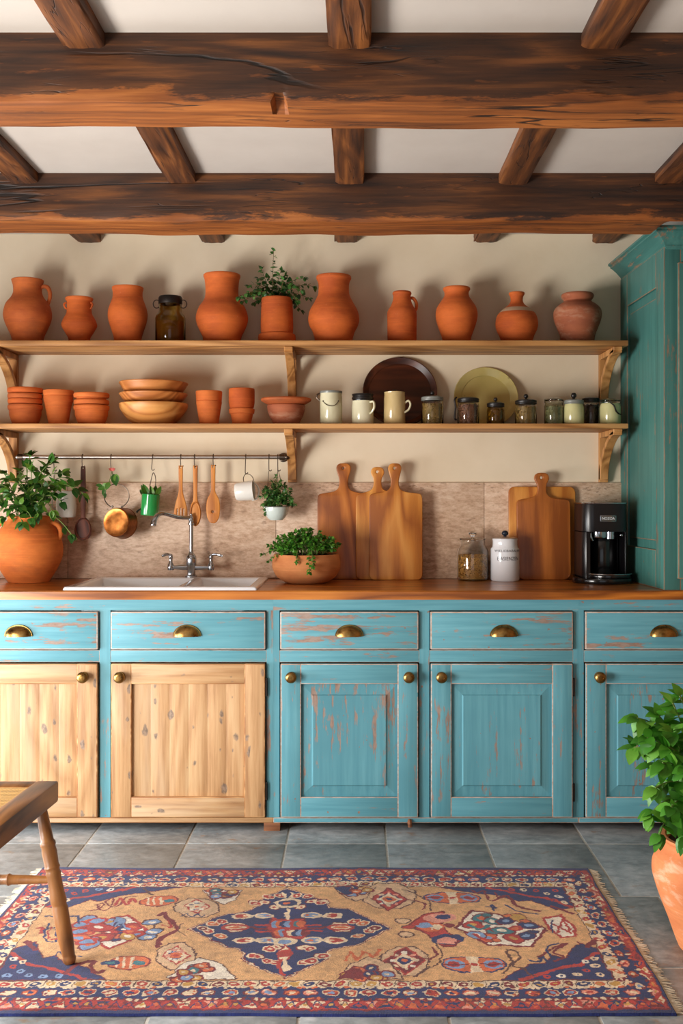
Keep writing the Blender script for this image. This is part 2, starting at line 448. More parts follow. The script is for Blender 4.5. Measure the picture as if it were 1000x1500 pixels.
m_soil = NT('soil'); _n = m_soil.noise(m_soil.vec((90, 90, 90)), 1, 4); m_soil.p(Base=m_soil.ramp(_n, [(.3, C(24, 17, 12)), (.7, C(60, 44, 32))]), Rough=.95).bump(_n, .8, .006); m_soil = m_soil.m
m_stem = flat('stem', C(104, 128, 60), .6)
m_stemb = flat('woody stem', C(112, 88, 54), .7)
m_leafA = leafmat('leaf pothos', C(30, 76, 26), C(70, 128, 42), C(132, 186, 70))
m_leafB = leafmat('leaf oregano', C(38, 84, 36), C(74, 130, 58), C(116, 168, 84))
m_leafC = leafmat('leaf cress', C(40, 100, 24), C(76, 152, 40), C(124, 190, 70))
m_leafD = leafmat('leaf mint', C(52, 116, 30), C(90, 166, 48), C(132, 196, 70))
m_pink = flat('pink petal', C(222, 120, 112), .5)
def grainmat(name, a, b, c):
    s = NT(name); s.p(Base=s.ramp(s.island(), [(0, a), (.5, b), (1, c)]), Rough=.55); return s.m
m_nuts = grainmat('roasted grain', C(134, 88, 34), C(196, 142, 62), C(226, 180, 100))
m_spice = grainmat('spice flakes', C(70, 40, 24), C(112, 66, 40), C(156, 110, 60))
m_spice2 = grainmat('dried herbs', C(96, 74, 30), C(140, 108, 46), C(176, 146, 70))
m_dark = flat('dark filling', C(46, 30, 24), .6)
m_blackcast = flat('hinge iron', C(40, 32, 28), .5, Metallic=.6)
# stone backsplash
s = NT('travertine'); v = s.vec((1.6, 1.6, 4.5), False); n = s.noise(v, 1, 6, .7, .3); n2 = s.noise(s.vec((30, 30, 70), False), 1, 6, .75)
col = s.ramp(s.math('ADD', s.math('MULTIPLY', n, .45), s.math('MULTIPLY', n2, .55)), [(.38, C(174, 138, 110)), (.5, C(212, 180, 152)), (.62, C(234, 210, 186))])
pit = s.math('MULTIPLY', s.step(s.noise(s.vec((34, 34, 100), False), 1, 3, .6), .58, .66), s.step(s.noise(s.vec((4, 4, 10), False), 1, 3), .47, .6))
s.p(Base=s.mix(s.math('MULTIPLY', pit, .65), col, C(122, 84, 62)), Rough=.5); s.bump(s.math('SUBTRACT', n2, pit), .2, .002); m_stone = s.m
# slate floor
s = NT('slate tile'); r = s.island(); n = s.noise(s.vec((3.5, 5, 3), False), 1, 6, .65, .5); n2 = s.noise(s.vec((22, 30, 20), False), 1, 5, .65, .3)
h = s.math('ADD', s.math('MULTIPLY', n, .55), s.math('MULTIPLY', n2, .45))
col = s.ramp(h, [(.36, C(112, 118, 121)), (.5, C(152, 159, 162)), (.64, C(190, 195, 197))])
col = s.mix(s.math('MULTIPLY', r, .3), col, C(112, 116, 116))
och = s.math('MULTIPLY', s.step(s.noise(s.vec((16, 22, 16), False), 1, 4, .6), .58, .68), s.step(s.noise(s.vec((2.6, 3.4, 2), False), 1, 2), .5, .62))
s.p(Base=s.mix(s.math('MULTIPLY', och, .6), col, C(150, 112, 70)), Rough=s.math('ADD', s.math('MULTIPLY', n2, .25), .28)); s.bump(h, .5, .006); m_slate = s.m
m_grout = NT('grout'); _n = m_grout.noise(m_grout.vec((60, 60, 60)), 1, 3); m_grout.p(Base=m_grout.ramp(_n, [(.3, C(176, 174, 168)), (.7, C(206, 204, 196))]), Rough=.9); m_grout = m_grout.m
# ================================================================= room shell
XL, XR, YB = -2.35, 2.05, -1.9
CEIL = 2.412
def structure(o): o['kind'] = 'structure'; return o
structure(MB().box(XL - .1, XR + .1, WALL, WALL + .12, 0, CEIL).build('wall_back', m_wall, smooth=False))
structure(MB().box(XR, XR + .1, YB, WALL, 0, CEIL).build('wall_right', m_wallin, smooth=False))
w = MB()                                               # left wall with its window opening
WY0, WY1, WZ0, WZ1 = .95, 2.5, .22, 1.36
GY0, GY1, GZ1 = 2.95, 3.95, 1.0                        # low glazed hatch beside the cabinets
w.box(XL - .25, XL, YB, WY0, 0, CEIL); w.box(XL - .25, XL, WY1, GY0, 0, CEIL); w.box(XL - .25, XL, GY1, WALL, 0, CEIL); w.box(XL - .25, XL, GY0, GY1, GZ1, CEIL); w.box(XL - .25, XL, GY0, GY1, 0, .04)
w.box(XL - .25, XL, WY0, WY1, 0, WZ0); w.box(XL - .25, XL, WY0, WY1, WZ1, CEIL)
structure(w.build('wall_left', m_wallin, smooth=False))
w = MB()                                               # unseen wall behind the camera, with an opening added for the fill lamp
DX0, DX1, DZ1 = -1.75, .95, 2.15
w.box(XL, DX0, YB - .2, YB, 0, CEIL); w.box(DX1, XR, YB - .2, YB, 0, CEIL); w.box(DX0, DX1, YB - .2, YB, DZ1, CEIL)
structure(w.build('wall_front', m_wallin, smooth=False))
structure(MB().box(XL - .25, XR + .1, YB - .2, WALL + .12, CEIL, CEIL + .08).build('ceiling', m_ceil, smooth=False))
wf = MB()
for y in (WY0, (WY0 + WY1) / 2 - .02, WY1 - .04): wf.box(XL - .14, XL - .1, y, y + .04, WZ0, WZ1)
for z in (WZ0, WZ1 - .04): wf.box(XL - .14, XL - .1, WY0, WY1, z, z + .04)
structure(wf.build('window_1', m_white, smooth=False))
# floor: slate slabs on a bed of grout
fl = MB()
fl.box(XL - .2, XR + .1, YB - .2, WALL, -.06, -.0016, mat=1)
rows = [(YB + .52 * k + .39 - .005, .52) for k in range(0, 0)]
ys = [3.937 + .52 * k for k in range(-12, 3)]
for i, y in enumerate(ys):
    y1 = y + .52
    off = {0: -.26, 1: -.26}.get(ys.index(3.937) - i if 3.937 in ys else 0, .2) + random.uniform(-.02, .02)
    x = off - 10 * .365
    if abs(y - 3.417) < .01 or abs(y - 3.937) < .01: x = -.257 - 10 * .366
    while x < XR + .1:
        wd = .366
        a, b = max(x, XL - .2), min(x + wd, XR + .1)
        c, d = max(y, YB - .2), min(y1, WALL)
        if b - a > .03 and d - c > .03:
            z = random.uniform(-.001, .001)
            fl.box(a + .0045, b - .0045, c + .0045, d - .0045, -.03, z, .0012)
        x += wd
fl = fl.build('floor', [m_slate, m_grout]); structure(fl)
# stone backsplash slabs
bs = MB()
BZ0, BZ1 = .917, WZ(707, 4.655)
xs = [-1.62, WX(99, 4.655), WX(404, 4.655), WX(709, 4.655), 1.16]
for a, b in zip(xs, xs[1:]): bs.box(a + .0008, b - .0008, 4.655, WALL - .0005, BZ0 + .001, BZ1, .0015)
o = bs.build('backsplash', m_stone); structure(o)

# ================================================================= ceiling timber
def wob(x, seed, a=1.0):
    return a * (math.sin(x * 3.1 + seed) * .5 + math.sin(x * 7.7 + seed * 2.3) * .3 + math.sin(x * 17 + seed * 5.1) * .2)
def beam(name, along, a0, a1, b0, b1, z0, z1, mat, label, seed=0, rough=.006, notch=None, n=160, mortise=None, r=.005):
    """timber of near-rectangular section running along X or Y"""
    m = 7
    base = []
    for k in range(m): base.append((b0, z1 + (z0 - z1) * k / m))
    for k in range(m): base.append((b0 + (b1 - b0) * k / m, z0))
    for k in range(m): base.append((b1, z0 + (z1 - z0) * k / m))
    base.append((b1, z1))
    rings = []
    for i in range(n + 1):
        a = a0 + (a1 - a0) * i / n
        ring = []
        for k, (b, z) in enumerate(base):
            db = dz = 0.0
            if z < z1 - 1e-6:
                corner = (k == m or k == 2 * m)
                s1 = seed + k * 1.7
                if abs(b - b0) < 1e-6: db += wob(a, seed + 1, rough) + wob(a * 2.7, s1, rough * .3)
                if abs(b - b1) < 1e-6: db += wob(a, seed + 4, rough * .8)
                if abs(z - z0) < 1e-6: dz += wob(a, seed + 7, rough) + wob(a * 2.3, s1, rough * .35)
                if k == m: db += r * .6 + abs(wob(a * 2.1, seed + 9, r)); dz += r * .5 + abs(wob(a * 1.7, seed + 2, r * .7))
                if k == 2 * m: db -= r * .6; dz += r * .5
                if notch:
                    t = min(1, max(0, (a - notch[0]) / notch[1]))
                    if k >= m: 
                        tt = (b - b0) / (b1 - b0)
                        dz += t * notch[2] * tt if abs(z - z0) < 1e-6 else t * max(0, notch[2] - (z - z0)) 
                if mortise and mortise[0] < a < mortise[1] and m <= k <= m + 2:
                    dz += .022
            q = (a, b + db, z + dz) if along == 'X' else (b + db, a, z + dz)
            ring.append(Vector(q))
        rings.append(ring)
    mb = MB(); mb.ring_loft(rings)
    o = mb.build(name, mat, loc=(a0, b0, z0) if along == 'X' else (b0, a0, z0), angle=38)
    o['kind'] = 'thing'
    return tag(o, label, 'beam')
ZB = 2.24
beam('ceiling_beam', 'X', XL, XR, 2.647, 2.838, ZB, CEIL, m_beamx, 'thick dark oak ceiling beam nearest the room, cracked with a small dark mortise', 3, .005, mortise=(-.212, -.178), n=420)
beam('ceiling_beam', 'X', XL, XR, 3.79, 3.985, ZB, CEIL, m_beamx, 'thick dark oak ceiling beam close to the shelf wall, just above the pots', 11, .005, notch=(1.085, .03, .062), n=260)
ZJ = 2.374
jl = {0: 'left', 1: 'middle', 2: 'right'}
for i, (xc, t) in enumerate(((-.67, 'left'), (-.018, 'middle'), (.605, 'right'))):
    o = beam('ceiling_joist', 'Y', 1.2, 2.655, xc - .05, xc + .05, ZJ, CEIL, m_beamy, f'short oak joist running into the front of the nearer beam, {t} of three', 20 + i, .004, n=40, r=.006)
    o['group'] = 'joists before the near beam'
for i, (xc, t) in enumerate(((-1.17, 'at the far left, cut by the picture edge'), (-.616, 'left of the middle one'), (-.025, 'straight above the middle shelf bracket'), (.553, 'right of the middle one'), (1.10, 'at the far right, near the teal cabinet'))):
    o = beam('ceiling_joist', 'Y', 2.828, 3.80, xc - .049, xc + .049, ZJ, CEIL, m_beamy, f'joist between the two beams, {t}', 40 + i, .004, n=40, r=.006)
    o['group'] = 'joists between the two beams'
for i, (xc, t) in enumerate(((-1.16, 'above the round lugged jar'), (-.622, 'above the big wide-necked pot'), (-.045, 'above the second wide-necked pot'), (.558, 'above the broad plain vase'), (1.075, 'above the weathered urn'))):
    o = beam('ceiling_joist', 'Y', 3.99, WALL - .001, xc - .05, xc + .05, ZJ, CEIL, m_beamy, f'joist end entering the wall behind the far beam, {t}', 60 + i, .004, n=20, r=.006)
    o['group'] = 'joist ends at the wall'

# ================================================================= lower cabinets
YF = 4.08                                              # face-frame front
def fx(px): return WX(px, YF)
def fz(py): return WZ(py, YF)
ZT = .883                                              # underside of the worktop
def cup_pull(cx, cz, yf, parent):
    mb = MB(); a, b, d = .050, .040, .027
    bm = mb.bm; nu, nv = 18, 8; grid = []
    for i in range(nu + 1):
        th = PI * i / nu; row = []
        for j in range(nv + 1):
            ph = .5 * PI * j / nv
            row.append(bm.verts.new((cx + a * math.cos(th), yf - .002 - d * math.sin(th) ** .8 * math.sin(ph), cz - .016 + b * math.sin(th) ** .9 * math.cos(ph))))
        grid.append(row)
    for i in range(nu):
        for j in range(nv): bm.faces.new((grid[i][j], grid[i + 1][j], grid[i + 1][j + 1], grid[i][j + 1]))
    bmesh.ops.remove_doubles(bm, verts=bm.verts, dist=1e-5)
    bmesh.ops.solidify(bm, geom=bm.faces[:], thickness=.0022)
    mb.tube([(cx + a * 1.02 * math.cos(PI * k / 16), yf - .003, cz - .016 + b * 1.02 * math.sin(PI * k / 16)) for k in range(17)], .0035, 6)
    return mb.build('cup_handle', m_brass, parent)
ROTY = Matrix.Rotation(PI / 2, 3, 'X')                 # lathe axis +Z -> -Y
def knob(cx, cz, yf, parent):
    prof = [(.018, 0), (.0185, .002), (.012, .004), (.0085, .007), (.0085, .013), (.014, .018), (.0205, .023), (.0215, .028), (.0195, .033), (.013, .0365), (.009, .037), (.0085, .036), (0, .0365)]
    return MB().lathe(prof, (cx, yf, cz), 24, M=ROTY).build('knob', m_brass, parent)
def hinge(x, z, parent):
    mb = MB().tube([(x, YF - .008, z - .028), (x, YF - .008, z + .028)], .0045, 8)
    mb.ball((x, YF - .008, z + .031), .005, sub=1); mb.ball((x, YF - .008, z - .031), .005, sub=1)
    return mb.build('hinge', m_blackcast, parent)
def drawer(x0, x1, parent, hx):
    z0, z1 = fz(951), fz(895.5); y = YF - .014
    d = MB().box(x0, x1, y, y + .024, z0, z1, .005, 0, 1).build('drawer', [m_blueXw, m_blueE], parent)
    # drawer box behind its front
    cup_pull(hx, fz(925), y, d)
    return d
def door(x0, x1, parent, style, knobs, hinges=()):
    z0, z1 = fz(1196), fz(971.5); y = YF - .016; t = .024
    sx, tr, br = .078, .077, .078
    pine = style == 'pine'
    mats = [m_pine, m_pinedge, m_pineh] if pine else [m_blueZ, m_blueE, m_blueX]
    mb = MB()
    mb.box(x0, x0 + sx, y, y + t, z0, z1, .004, 0, 1); mb.box(x1 - sx, x1, y, y + t, z0, z1, .004, 0, 1)
    e = .0006
    mb.box(x0 + sx - .003, x1 - sx + .003, y + e, y + t, z1 - tr, z1 - .0004, .0035, 2, 1); mb.box(x0 + sx - .003, x1 - sx + .003, y + e, y + t, z0 + .0004, z0 + br, .0035, 2, 1)
    d = mb.build('door', mats, parent)
    px0, px1, pz0, pz1 = x0 + sx - .002, x1 - sx + .002, z0 + br - .002, z1 - tr + .002
    if pine:
        pb = MB(); nb = 6; wd = (px1 - px0) / nb        # boarded panel
        for k in range(nb): pb.box(px0 + k * wd, px0 + (k + 1) * wd, y + .014, y + .022, pz0, pz1, .0006)
        pb.build('door_panel', m_pine, d)
    else:
        pb = MB(); iv = .042; bm = pb.bm
        def rect(a, yy): return [bm.verts.new(q) for q in ((px0 + a, yy, pz0 + a), (px1 - a, yy, pz0 + a), (px1 - a, yy, pz1 - a), (px0 + a, yy, pz1 - a))]
        rs = [rect(0, y + .022), rect(0, y + .014), rect(iv, y + .0075), rect(iv + .0035, y + .003), rect(iv + .006, y + .0025)]
        for A, B in zip(rs, rs[1:]):
            for k in range(4): bm.faces.new((A[k], A[(k + 1) % 4], B[(k + 1) % 4], B[k]))
        bm.faces.new(rs[-1])
        pb.build('door_panel', [m_blueZ], d, angle=3)
    for kx in knobs: knob(fx(kx), fz(990), y, d)
    for hx, hy in hinges: hinge(fx(hx), fz(hy), d)
    return d
def cabinet(px0, px1, cells, label, pine_rail=False, feet=(), endl=True):
    """cells: (left edge, right edge, style, handle x, knob xs, hinges) of each drawer-over-door bay, in photograph columns"""
    x0, x1 = fx(px0), fx(px1)
    t = empty('base_cabinet', ((x0 + x1) / 2, YF + .28, 0), label, 'cabinet', 'painted base cabinets under the worktop')
    g = .0035
    zb, z1, zd0, zd1, ze = .034, fz(1196) - g, fz(971.5) + g, fz(951) - g, fz(895.5) + g
    fr = MB()
    edges = [x0] + [q for c in cells for q in (fx(c[0]) - g, fx(c[1]) + g)] + [x1]
    for a, b in zip(edges[::2], edges[1::2]): fr.box(a, b, YF, YF + .024, z1 + .0001, ze - .0001)
    for a, b in zip(edges[1::2], edges[2::2]): fr.box(a, b, YF + .0005, YF + .024, zd0, zd1, .002, 1, 2)
    fr.box(x0, x1, YF, YF + .024, ze, ZT - .001, 0, 1)
    fr.build('face_frame', [m_blueZ, m_blueX, m_blueE], t)
    MB().box(x0, x1, YF - .002, YF + .024, zb, z1, .003, 0, 1).build('bottom_rail', [m_pineh, m_pinedge] if pine_rail else [m_blueX, m_blueE], t)
    ca = MB()
    ca.box(x0, x0 + .018, YF + .0245, WALL - .002, zb, ZT - .002); ca.box(x1 - .018, x1, YF + .0245, WALL - .002, zb, ZT - .002)
    ca.box(x0 + .018, x1 - .018, WALL - .012, WALL - .002, zb, ZT - .002); ca.box(x0 + .018, x1 - .018, YF + .0245, WALL - .012, zb, zb + .018)
    ca.build('carcass', m_foot, t, smooth=False)
    for q in feet:
        xx = fx(q); MB().box(xx - .031, xx + .031, YF + .006, YF + .07, 0.001, zb - .0005, .002).build('foot', m_foot, t)
    MB().box(x0 + .05, x0 + .11, WALL - .2, WALL - .14, 0.001, zb - .0005, .002).build('foot', m_foot, t)
    MB().box(x1 - .11, x1 - .05, WALL - .1, WALL - .04, 0.001, zb - .0005, .002).build('foot', m_foot, t)
    for (a, b, style, hx, kn, hg) in cells:
        drawer(fx(a), fx(b), t, fx(hx)); 
        door(fx(a) + .0015, fx(b) - .0015, t, style, kn, hg)
    return t
cabinet(-104, 399.95, [(-86, 144.5, 'pine', 29, [124.5], ()), (163, 389, 'pine', 275, [178], ((390.5, 1006), (390.5, 1158)))],
        'blue base cabinet under the sink with two stripped pine doors', True, (398,))
cab = cabinet(400.05, 846.95, [(410.5, 612.5, 'blue', 511.5, [427, 598], ()), (630, 838, 'blue', 737, [645.5], ((839.5, 1006), (839.5, 1160)))],
        'blue base cabinet with two blue panelled doors under the cutting boards', False, ())
xq = fx(600); MB().tube([(xq, YF - .004, .048), (xq - .001, YF - .009, .038), (xq + .001, YF - .006, .022)], [.006, .009, .007], 8, smooth=3).build('iron_catch', m_foot, cab)
cabinet(847.05, 1104, [(856, 1086, 'blue', 970.5, [875.5], ())],
        'blue base cabinet with a single door, partly behind the potted mint', False, ())
# ================================================================= worktop, sink, tap
TOP = .917
SX0, SX1, SY0, SY1 = -1.108, -.378, 4.062, 4.592
wt = MB(); WX0, WX1, WYF = -1.64, 1.66, 4.05
hx0, hx1, hy0, hy1 = SX0 + .012, SX1 - .012, SY0 + .016, SY1 - .012
bm = wt.bm
def ringpts(z, x0, x1, y0, y1): return [bm.verts.new(q) for q in ((x0, y0, z), (x1, y0, z), (x1, y1, z), (x0, y1, z))]
zt = TOP
A = ringpts(zt, WX0, WX1, WYF + .004, WALL - .001); B = ringpts(zt, hx0, hx1, hy0, hy1)
A1 = ringpts(zt - .004, WX0, WX1, WYF, WALL - .001); D = ringpts(ZT, WX0, WX1, WYF, WALL - .001); E = ringpts(ZT, hx0, hx1, hy0, hy1)
for U, V in ((A, B), (A1, A), (D, A1), (E, D), (B, E)):
    for k in range(4): bm.faces.new((U[k], U[(k + 1) % 4], V[(k + 1) % 4], V[k]))
o = wt.build('worktop', m_top, loc=(0, 4.36, ZT), angle=30)
tag(o, 'long oiled wooden worktop running over all the base cabinets', 'worktop')

sk = MB(); bm = sk.bm
ZR = TOP + .0135
def q4(x0, x1, y0, y1, z): return [bm.verts.new(p) for p in ((x0, y0, z), (x1, y0, z), (x1, y1, z), (x0, y1, z))]
XD = WX(279, 4.33)
b1 = (SX0 + .04, XD - .016, SY0 + .03, SY1 - .075); b2 = (XD + .016, SX1 - .035, SY0 + .03, SY1 - .075)
O = q4(SX0, SX1, SY0, SY1, ZR); Od = q4(SX0 - .002, SX1 + .002, SY0 - .003, SY1, TOP + .0006)
for k in range(4): bm.faces.new((Od[k], Od[(k + 1) % 4], O[(k + 1) % 4], O[k]))
R1 = q4(b1[0], b1[1], b1[2], b1[3], ZR); R2 = q4(b2[0], b2[1], b2[2], b2[3], ZR)
bm.faces.new((O[0], O[1], R2[1], R2[0], R1[1], R1[0])); bm.faces.new((O[1], O[2], R2[2], R2[1])); bm.faces.new((O[2], O[3], R1[3], R1[2], R2[3], R2[2])); bm.faces.new((O[3], O[0], R1[0], R1[3])); bm.faces.new((R1[1], R2[0], R2[3], R1[2]))
for R, b in ((R1, b1), (R2, b2)):
    L = q4(b[0] + .03, b[1] - .03, b[2] + .02, b[3] - .02, ZR - .17)
    for k in range(4): bm.faces.new((R[k], R[(k + 1) % 4], L[(k + 1) % 4], L[k]))
    bm.faces.new(L)
ed = [e for e in bm.edges if len(e.link_faces) == 2]
bmesh.ops.bevel(bm, geom=ed, offset=.007, segments=3, affect='EDGES', profile=.5)
s = empty('sink', ((SX0 + SX1) / 2, (SY0 + SY1) / 2, TOP), 'white ceramic double-basin sink set into the worktop', 'sink')
sk.build('basin', m_white, s, angle=60, norm=True)
for b in (b1, b2):
    MB().lathe([(.03, 0), (.034, .003), (.02, .004), (0, .003)], ((b[0] + b[1]) / 2, (b[2] + b[3]) / 2, ZR - .1695), 20).build('drain', m_chrome, s)

TY = SY1 - .03
tx = WX(280, TY)
tap = empty('mixer_tap', (tx, TY, ZR), 'pewter bridge mixer tap with swan-neck spout and two lever handles behind the sink', 'tap')
def tz(py): return WZ(py, TY)
z0 = ZR + .0005
MB().lathe([(.026, 0), (.026, .006), (.018, .012), (.017, .03), (.021, .04), (.022, .075), (.021, .088), (.014, .098), (.0095, .104), (.0088, .11)], (tx, TY, z0), 24).build('tap_body', m_chrome, tap)
ztop = tz(759)
MB().lathe([(.0085, z0 + .105), (.0085, ztop - .03), (.013, ztop - .028), (.013, ztop - .02), (.0105, ztop - .018), (.0105, ztop + .004), (.007, ztop + .009), (.005, ztop + .015), (.006, ztop + .018), (0, ztop + .021)], (tx, TY, 0), 20).build('riser_pipe', m_chrome, tap)
sp = [(279, 758.5), (268, 758), (260, 756.5), (251, 753), (244, 751.5), (238.5, 754), (235, 761), (233.5, 769)]
path = [Vector((WX(a, TY), TY - .16 * (1 - (a - 233.5) / 45.5) ** 1.3 * 0.9, tz(b))) for a, b in sp]
MB().tube(path, [.008, .0085, .009, .0095, .0095, .010, .0115, .0135], 14, smooth=5).build('spout', m_chrome, tap)
zc = tz(831)
MB().tube([(WX(247, TY), TY, zc), (WX(256, TY), TY, zc), (WX(266, TY), TY, zc), (WX(294, TY), TY, zc), (WX(304, TY), TY, zc), (WX(313, TY), TY, zc)], [.010, .0085, .012, .012, .0085, .010], 14).build('bridge_pipe', m_chrome, tap)
for sx, ex, tip in ((250, 238, 813), (309, 327, 815)):
    x = WX(sx, TY)
    v = MB().lathe([(.013, -.012), (.0145, 0), (.013, .012), (.0085, .02), (.0075, .035), (.0095, .042), (.0095, .05), (.006, .056), (0, .058)], (x, TY, zc), 18).build('valve', m_chrome, tap)
    xe = WX(ex, TY); zz = zc + .05; sg = 1 if xe > x else -1
    lp = [(x, TY, zz)]
    MB().tube([(x - sg * .006, TY, zz), (x + (xe - x) * .35, TY - .01, zz + .006), (x + (xe - x) * .75, TY - .016, zz + .002), (xe, TY - .018, zz - .002)], [.0035, .0055, .0065, .0035], 10, smooth=4, flat=.6).build('lever', m_chrome, v)

# ================================================================= shelves
SHF = 4.38
def shelf(ztop, zbot, label, brl):
    x0, x1 = WX(-62, 4.53), 1.107
    t = empty('wall_shelf', ((x0 + x1) / 2, WALL, zbot), label, 'shelf')
    MB().box(x0, x1, SHF, WALL - .0005, zbot, ztop, .003).build('shelf_board', m_shelf, t)
    for xc in (-1.484, -.278, 1.068):
        h = .215; w = .018; top = zbot - .0006
        d = SHF + .012
        def prof(pts):
            mb = MB(); rings = []
            for x in (xc - w, xc + w): rings.append([Vector((x, y, z)) for y, z in pts])
            mb.ring_loft(rings); return mb
        yw = WALL - .001
        mb = prof([(yw, top), (yw, top - h), (yw - .024, top - h), (yw - .024, top)])
        arm = prof([(yw - .024, top), (yw - .024, top - .024), (d + .012, top - .024), (d, top - .012), (d, top)])
        # bowed brace from the arm's end down to the foot of the wall piece
        out, inn = [], []
        for k in range(13):
            u = k / 12
            a = u * PI / 2
            yy = yw - .03 - (yw - .03 - d - .002) * (1 - math.sin(a)) ** 1.0
            zz = top - .024 - (h - .034) * (1 - math.cos(a)) ** .85 * 1.0
            out.append((yy, zz))
        n = len(out)
        for k in range(n):
            a = Vector(out[max(k - 1, 0)]); b = Vector(out[min(k + 1, n - 1)]); tt = (b - a).normalized()
            inn.append((min(out[k][0] + abs(tt.y) * .03 + .004, yw - .002), out[k][1] + abs(tt.x) * .016))
        br = MB(); rings = []
        for (ya, za), (yb, zb_) in zip(out, inn):
            rings.append([Vector((xc - w, ya, za)), Vector((xc + w, ya, za)), Vector((xc + w, yb, min(zb_, top))), Vector((xc - w, yb, min(zb_, top)))])
        br.ring_loft(rings)
        for q in (arm, br):
            me = bpy.data.meshes.new('x'); q.bm.to_mesh(me); mb.bm.from_mesh(me); q.bm.free(); bpy.data.meshes.remove(me)
        if brl:
            mb.lathe([(.005, 0), (.005, .002), (0, .0021)], (xc, out[-1][0] + .006, top - h + .03), 10, M=ROTY)
        bmesh.ops.bevel(mb.bm, geom=[e for e in mb.bm.edges if e.is_manifold and e.calc_face_angle(0) > .9], offset=.002, segments=1, affect='EDGES')
        mb.build('shelf_bracket', m_brkt, t, angle=35)
    return t
Z1T, Z1B = 1.909, 1.887
Z2T, Z2B = 1.570, 1.550
shelf(Z1T, Z1B, 'upper wooden wall shelf carrying the tall terracotta pots', False)
shelf(Z2T, Z2B, 'lower wooden wall shelf carrying bowls and storage jars', True)

# ================================================================= rail and hooks
RY = 4.597; RZ = WZ(669.5, RY); RR = .0095
rl = empty('utensil_rail', (WX(220, RY), WALL, RZ), 'long steel hanging rail fixed to the wall below the shelves', 'rail')
MB().tube([(WX(24, RY), RY, RZ), (WX(419, RY), RY, RZ)], RR, 16).build('rod', m_steel, rl)
for px in (30, 413):
    x = WX(px, RY)
    mb = MB().tube([(x, WALL - .0006, RZ), (x, RY, RZ)], .009, 12)
    mb.tube([(x - .011, RY, RZ), (x + .011, RY, RZ)], .0135, 14)
    mb.lathe([(.02, 0), (.02, .005), (.012, .008)], (x, WALL - .0006, RZ), 16, M=ROTY)
    mb.build('rail_mount', m_iron, rl)
MB().ball((WX(420, RY), RY, RZ), .013, sub=2).build('end_cap', m_iron, rl)
def hook(px, py_end, label, sway=0, eye=False):
    x = WX(px, RY); ze = WZ(py_end, RY); r = RR + .0028
    p = [(x, RY - r * math.cos(a) * 1.0, RZ + r * math.sin(a)) for a in [(-.5 + 1.5 * k / 8) * PI * .9 for k in range(9)]][::-1]
    p = [Vector(q) for q in p]
    p = [Vector((x, RY + r * math.cos(a), RZ + r * math.sin(a))) for a in [PI * (-.15 + 1.15 * k / 8) for k in range(9)]]
    mid = [Vector((x + sway * .5, RY - r, (RZ + ze) / 2)), Vector((x + sway, RY - r + .004, ze + .012))]
    low = [Vector((x + sway + .0055 * (1 - math.cos(a)), RY - r + .004, ze + .006 - .006 * math.sin(a))) for a in [PI * k / 6 for k in range(7)]]
    mb = MB().tube(p + mid + low, .0019, 6)
    o = mb.build('s_hook', m_iron, loc=(x, RY, RZ))
    return tag(o, label, 'hook', 'steel hooks on the rail')
hook(80, 690, 'thin iron hook on the rail above the leafy plant, leftmost of the row')
hook(121, 684, 'thin iron hook on the rail holding the dark brown spoon')
hook(163, 690, 'thin iron hook on the rail at the pink flower sprig and copper pan')
hook(224, 689, 'thin iron hook on the rail holding the wire loop of the green mug', -.004)
hook(265, 684, 'thin iron hook on the rail holding the slotted spatula')
hook(285, 684, 'thin iron hook on the rail holding the spoon right beside the spatula')
hook(312.5, 683, 'thin iron hook on the rail holding the broad wooden spoon with a hole')
hook(360, 694, 'thin iron hook on the rail holding the white mug', -.002)
hook(394, 690, 'thin iron hook on the rail at the left of the hanging herb pot')
hook(407, 690, 'thin iron hook on the rail by its right end, above the hanging herb pot')

# ================================================================= tall teal cabinet
tc = empty('tall_cabinet', (1.5, 4.36, TOP), 'tall teal painted cabinet with cornice standing on the worktop beside the shelves', 'cabinet')
XA, XB, YC, XE = 1.157, 1.173, 4.062, 1.64           # side plane at wall / at the front, front plane, right end
ZC0, ZC1 = 2.205, 2.28
def sx(y): return XB + (XA - XB) * (y - YC) / (WALL - YC)
mb = MB(); bm = mb.bm
def skew(bm, side=True):
    for v in bm.verts: v.co.x += sx(v.co.y) - XB
def sbox(y0, y1, z0, z1, out, mat=0, bev=.003):
    """flat piece applied to the left side"""
    mb.box(XB - out, XB + .012, y0, y1, z0, z1, bev, mat, 1)
mb.box(XB, XE, YC + .022, WALL - .001, TOP + .0005, ZC1 - .01)
sbox(4.565, WALL - .001, TOP + .0005, ZC0 + .01, .012); sbox(YC, 4.165, TOP + .0005, ZC0 + .01, .012)
sbox(4.165, 4.565, 2.08, ZC0 + .01, .0118); sbox(4.165, 4.565, TOP + .0005, 1.066, .0118)
sbox(4.175, 4.55, 1.1, 2.045, .004, 0, .004)
skew(bm); mb.build('side_panel', [m_tealZ, m_tealE], tc)
mb = MB(); mb.box(XB - .0119, XB + .05, YC - .0004, YC + .022, TOP + .0005, ZC0 + .01, .002, 0, 1); mb.box(XE - .05, XE, YC, YC + .022, TOP + .0005, ZC0 + .01, .002, 0, 1)
mb.box(XB + .05, XE - .05, YC, YC + .022, ZC0 - .07, ZC0 + .01, .002, 0, 1); mb.box(XB + .05, XE - .05, YC, YC + .022, TOP + .0005, TOP + .06, .002, 0, 1)
mb.build('face_frame', [m_tealZ, m_tealE], tc)
mb = MB(); a, b = XB + .036, XE - .036; z0, z1 = TOP + .045, ZC0 - .052
for q in ((a, a + .07, z0, z1), (b - .07, b, z0, z1), (a + .07, b - .07, z1 - .08, z1), (a + .07, b - .07, z0, z0 + .08)): mb.box(q[0], q[1], YC - .02, YC - .0005, q[2], q[3], .004, 0, 1)
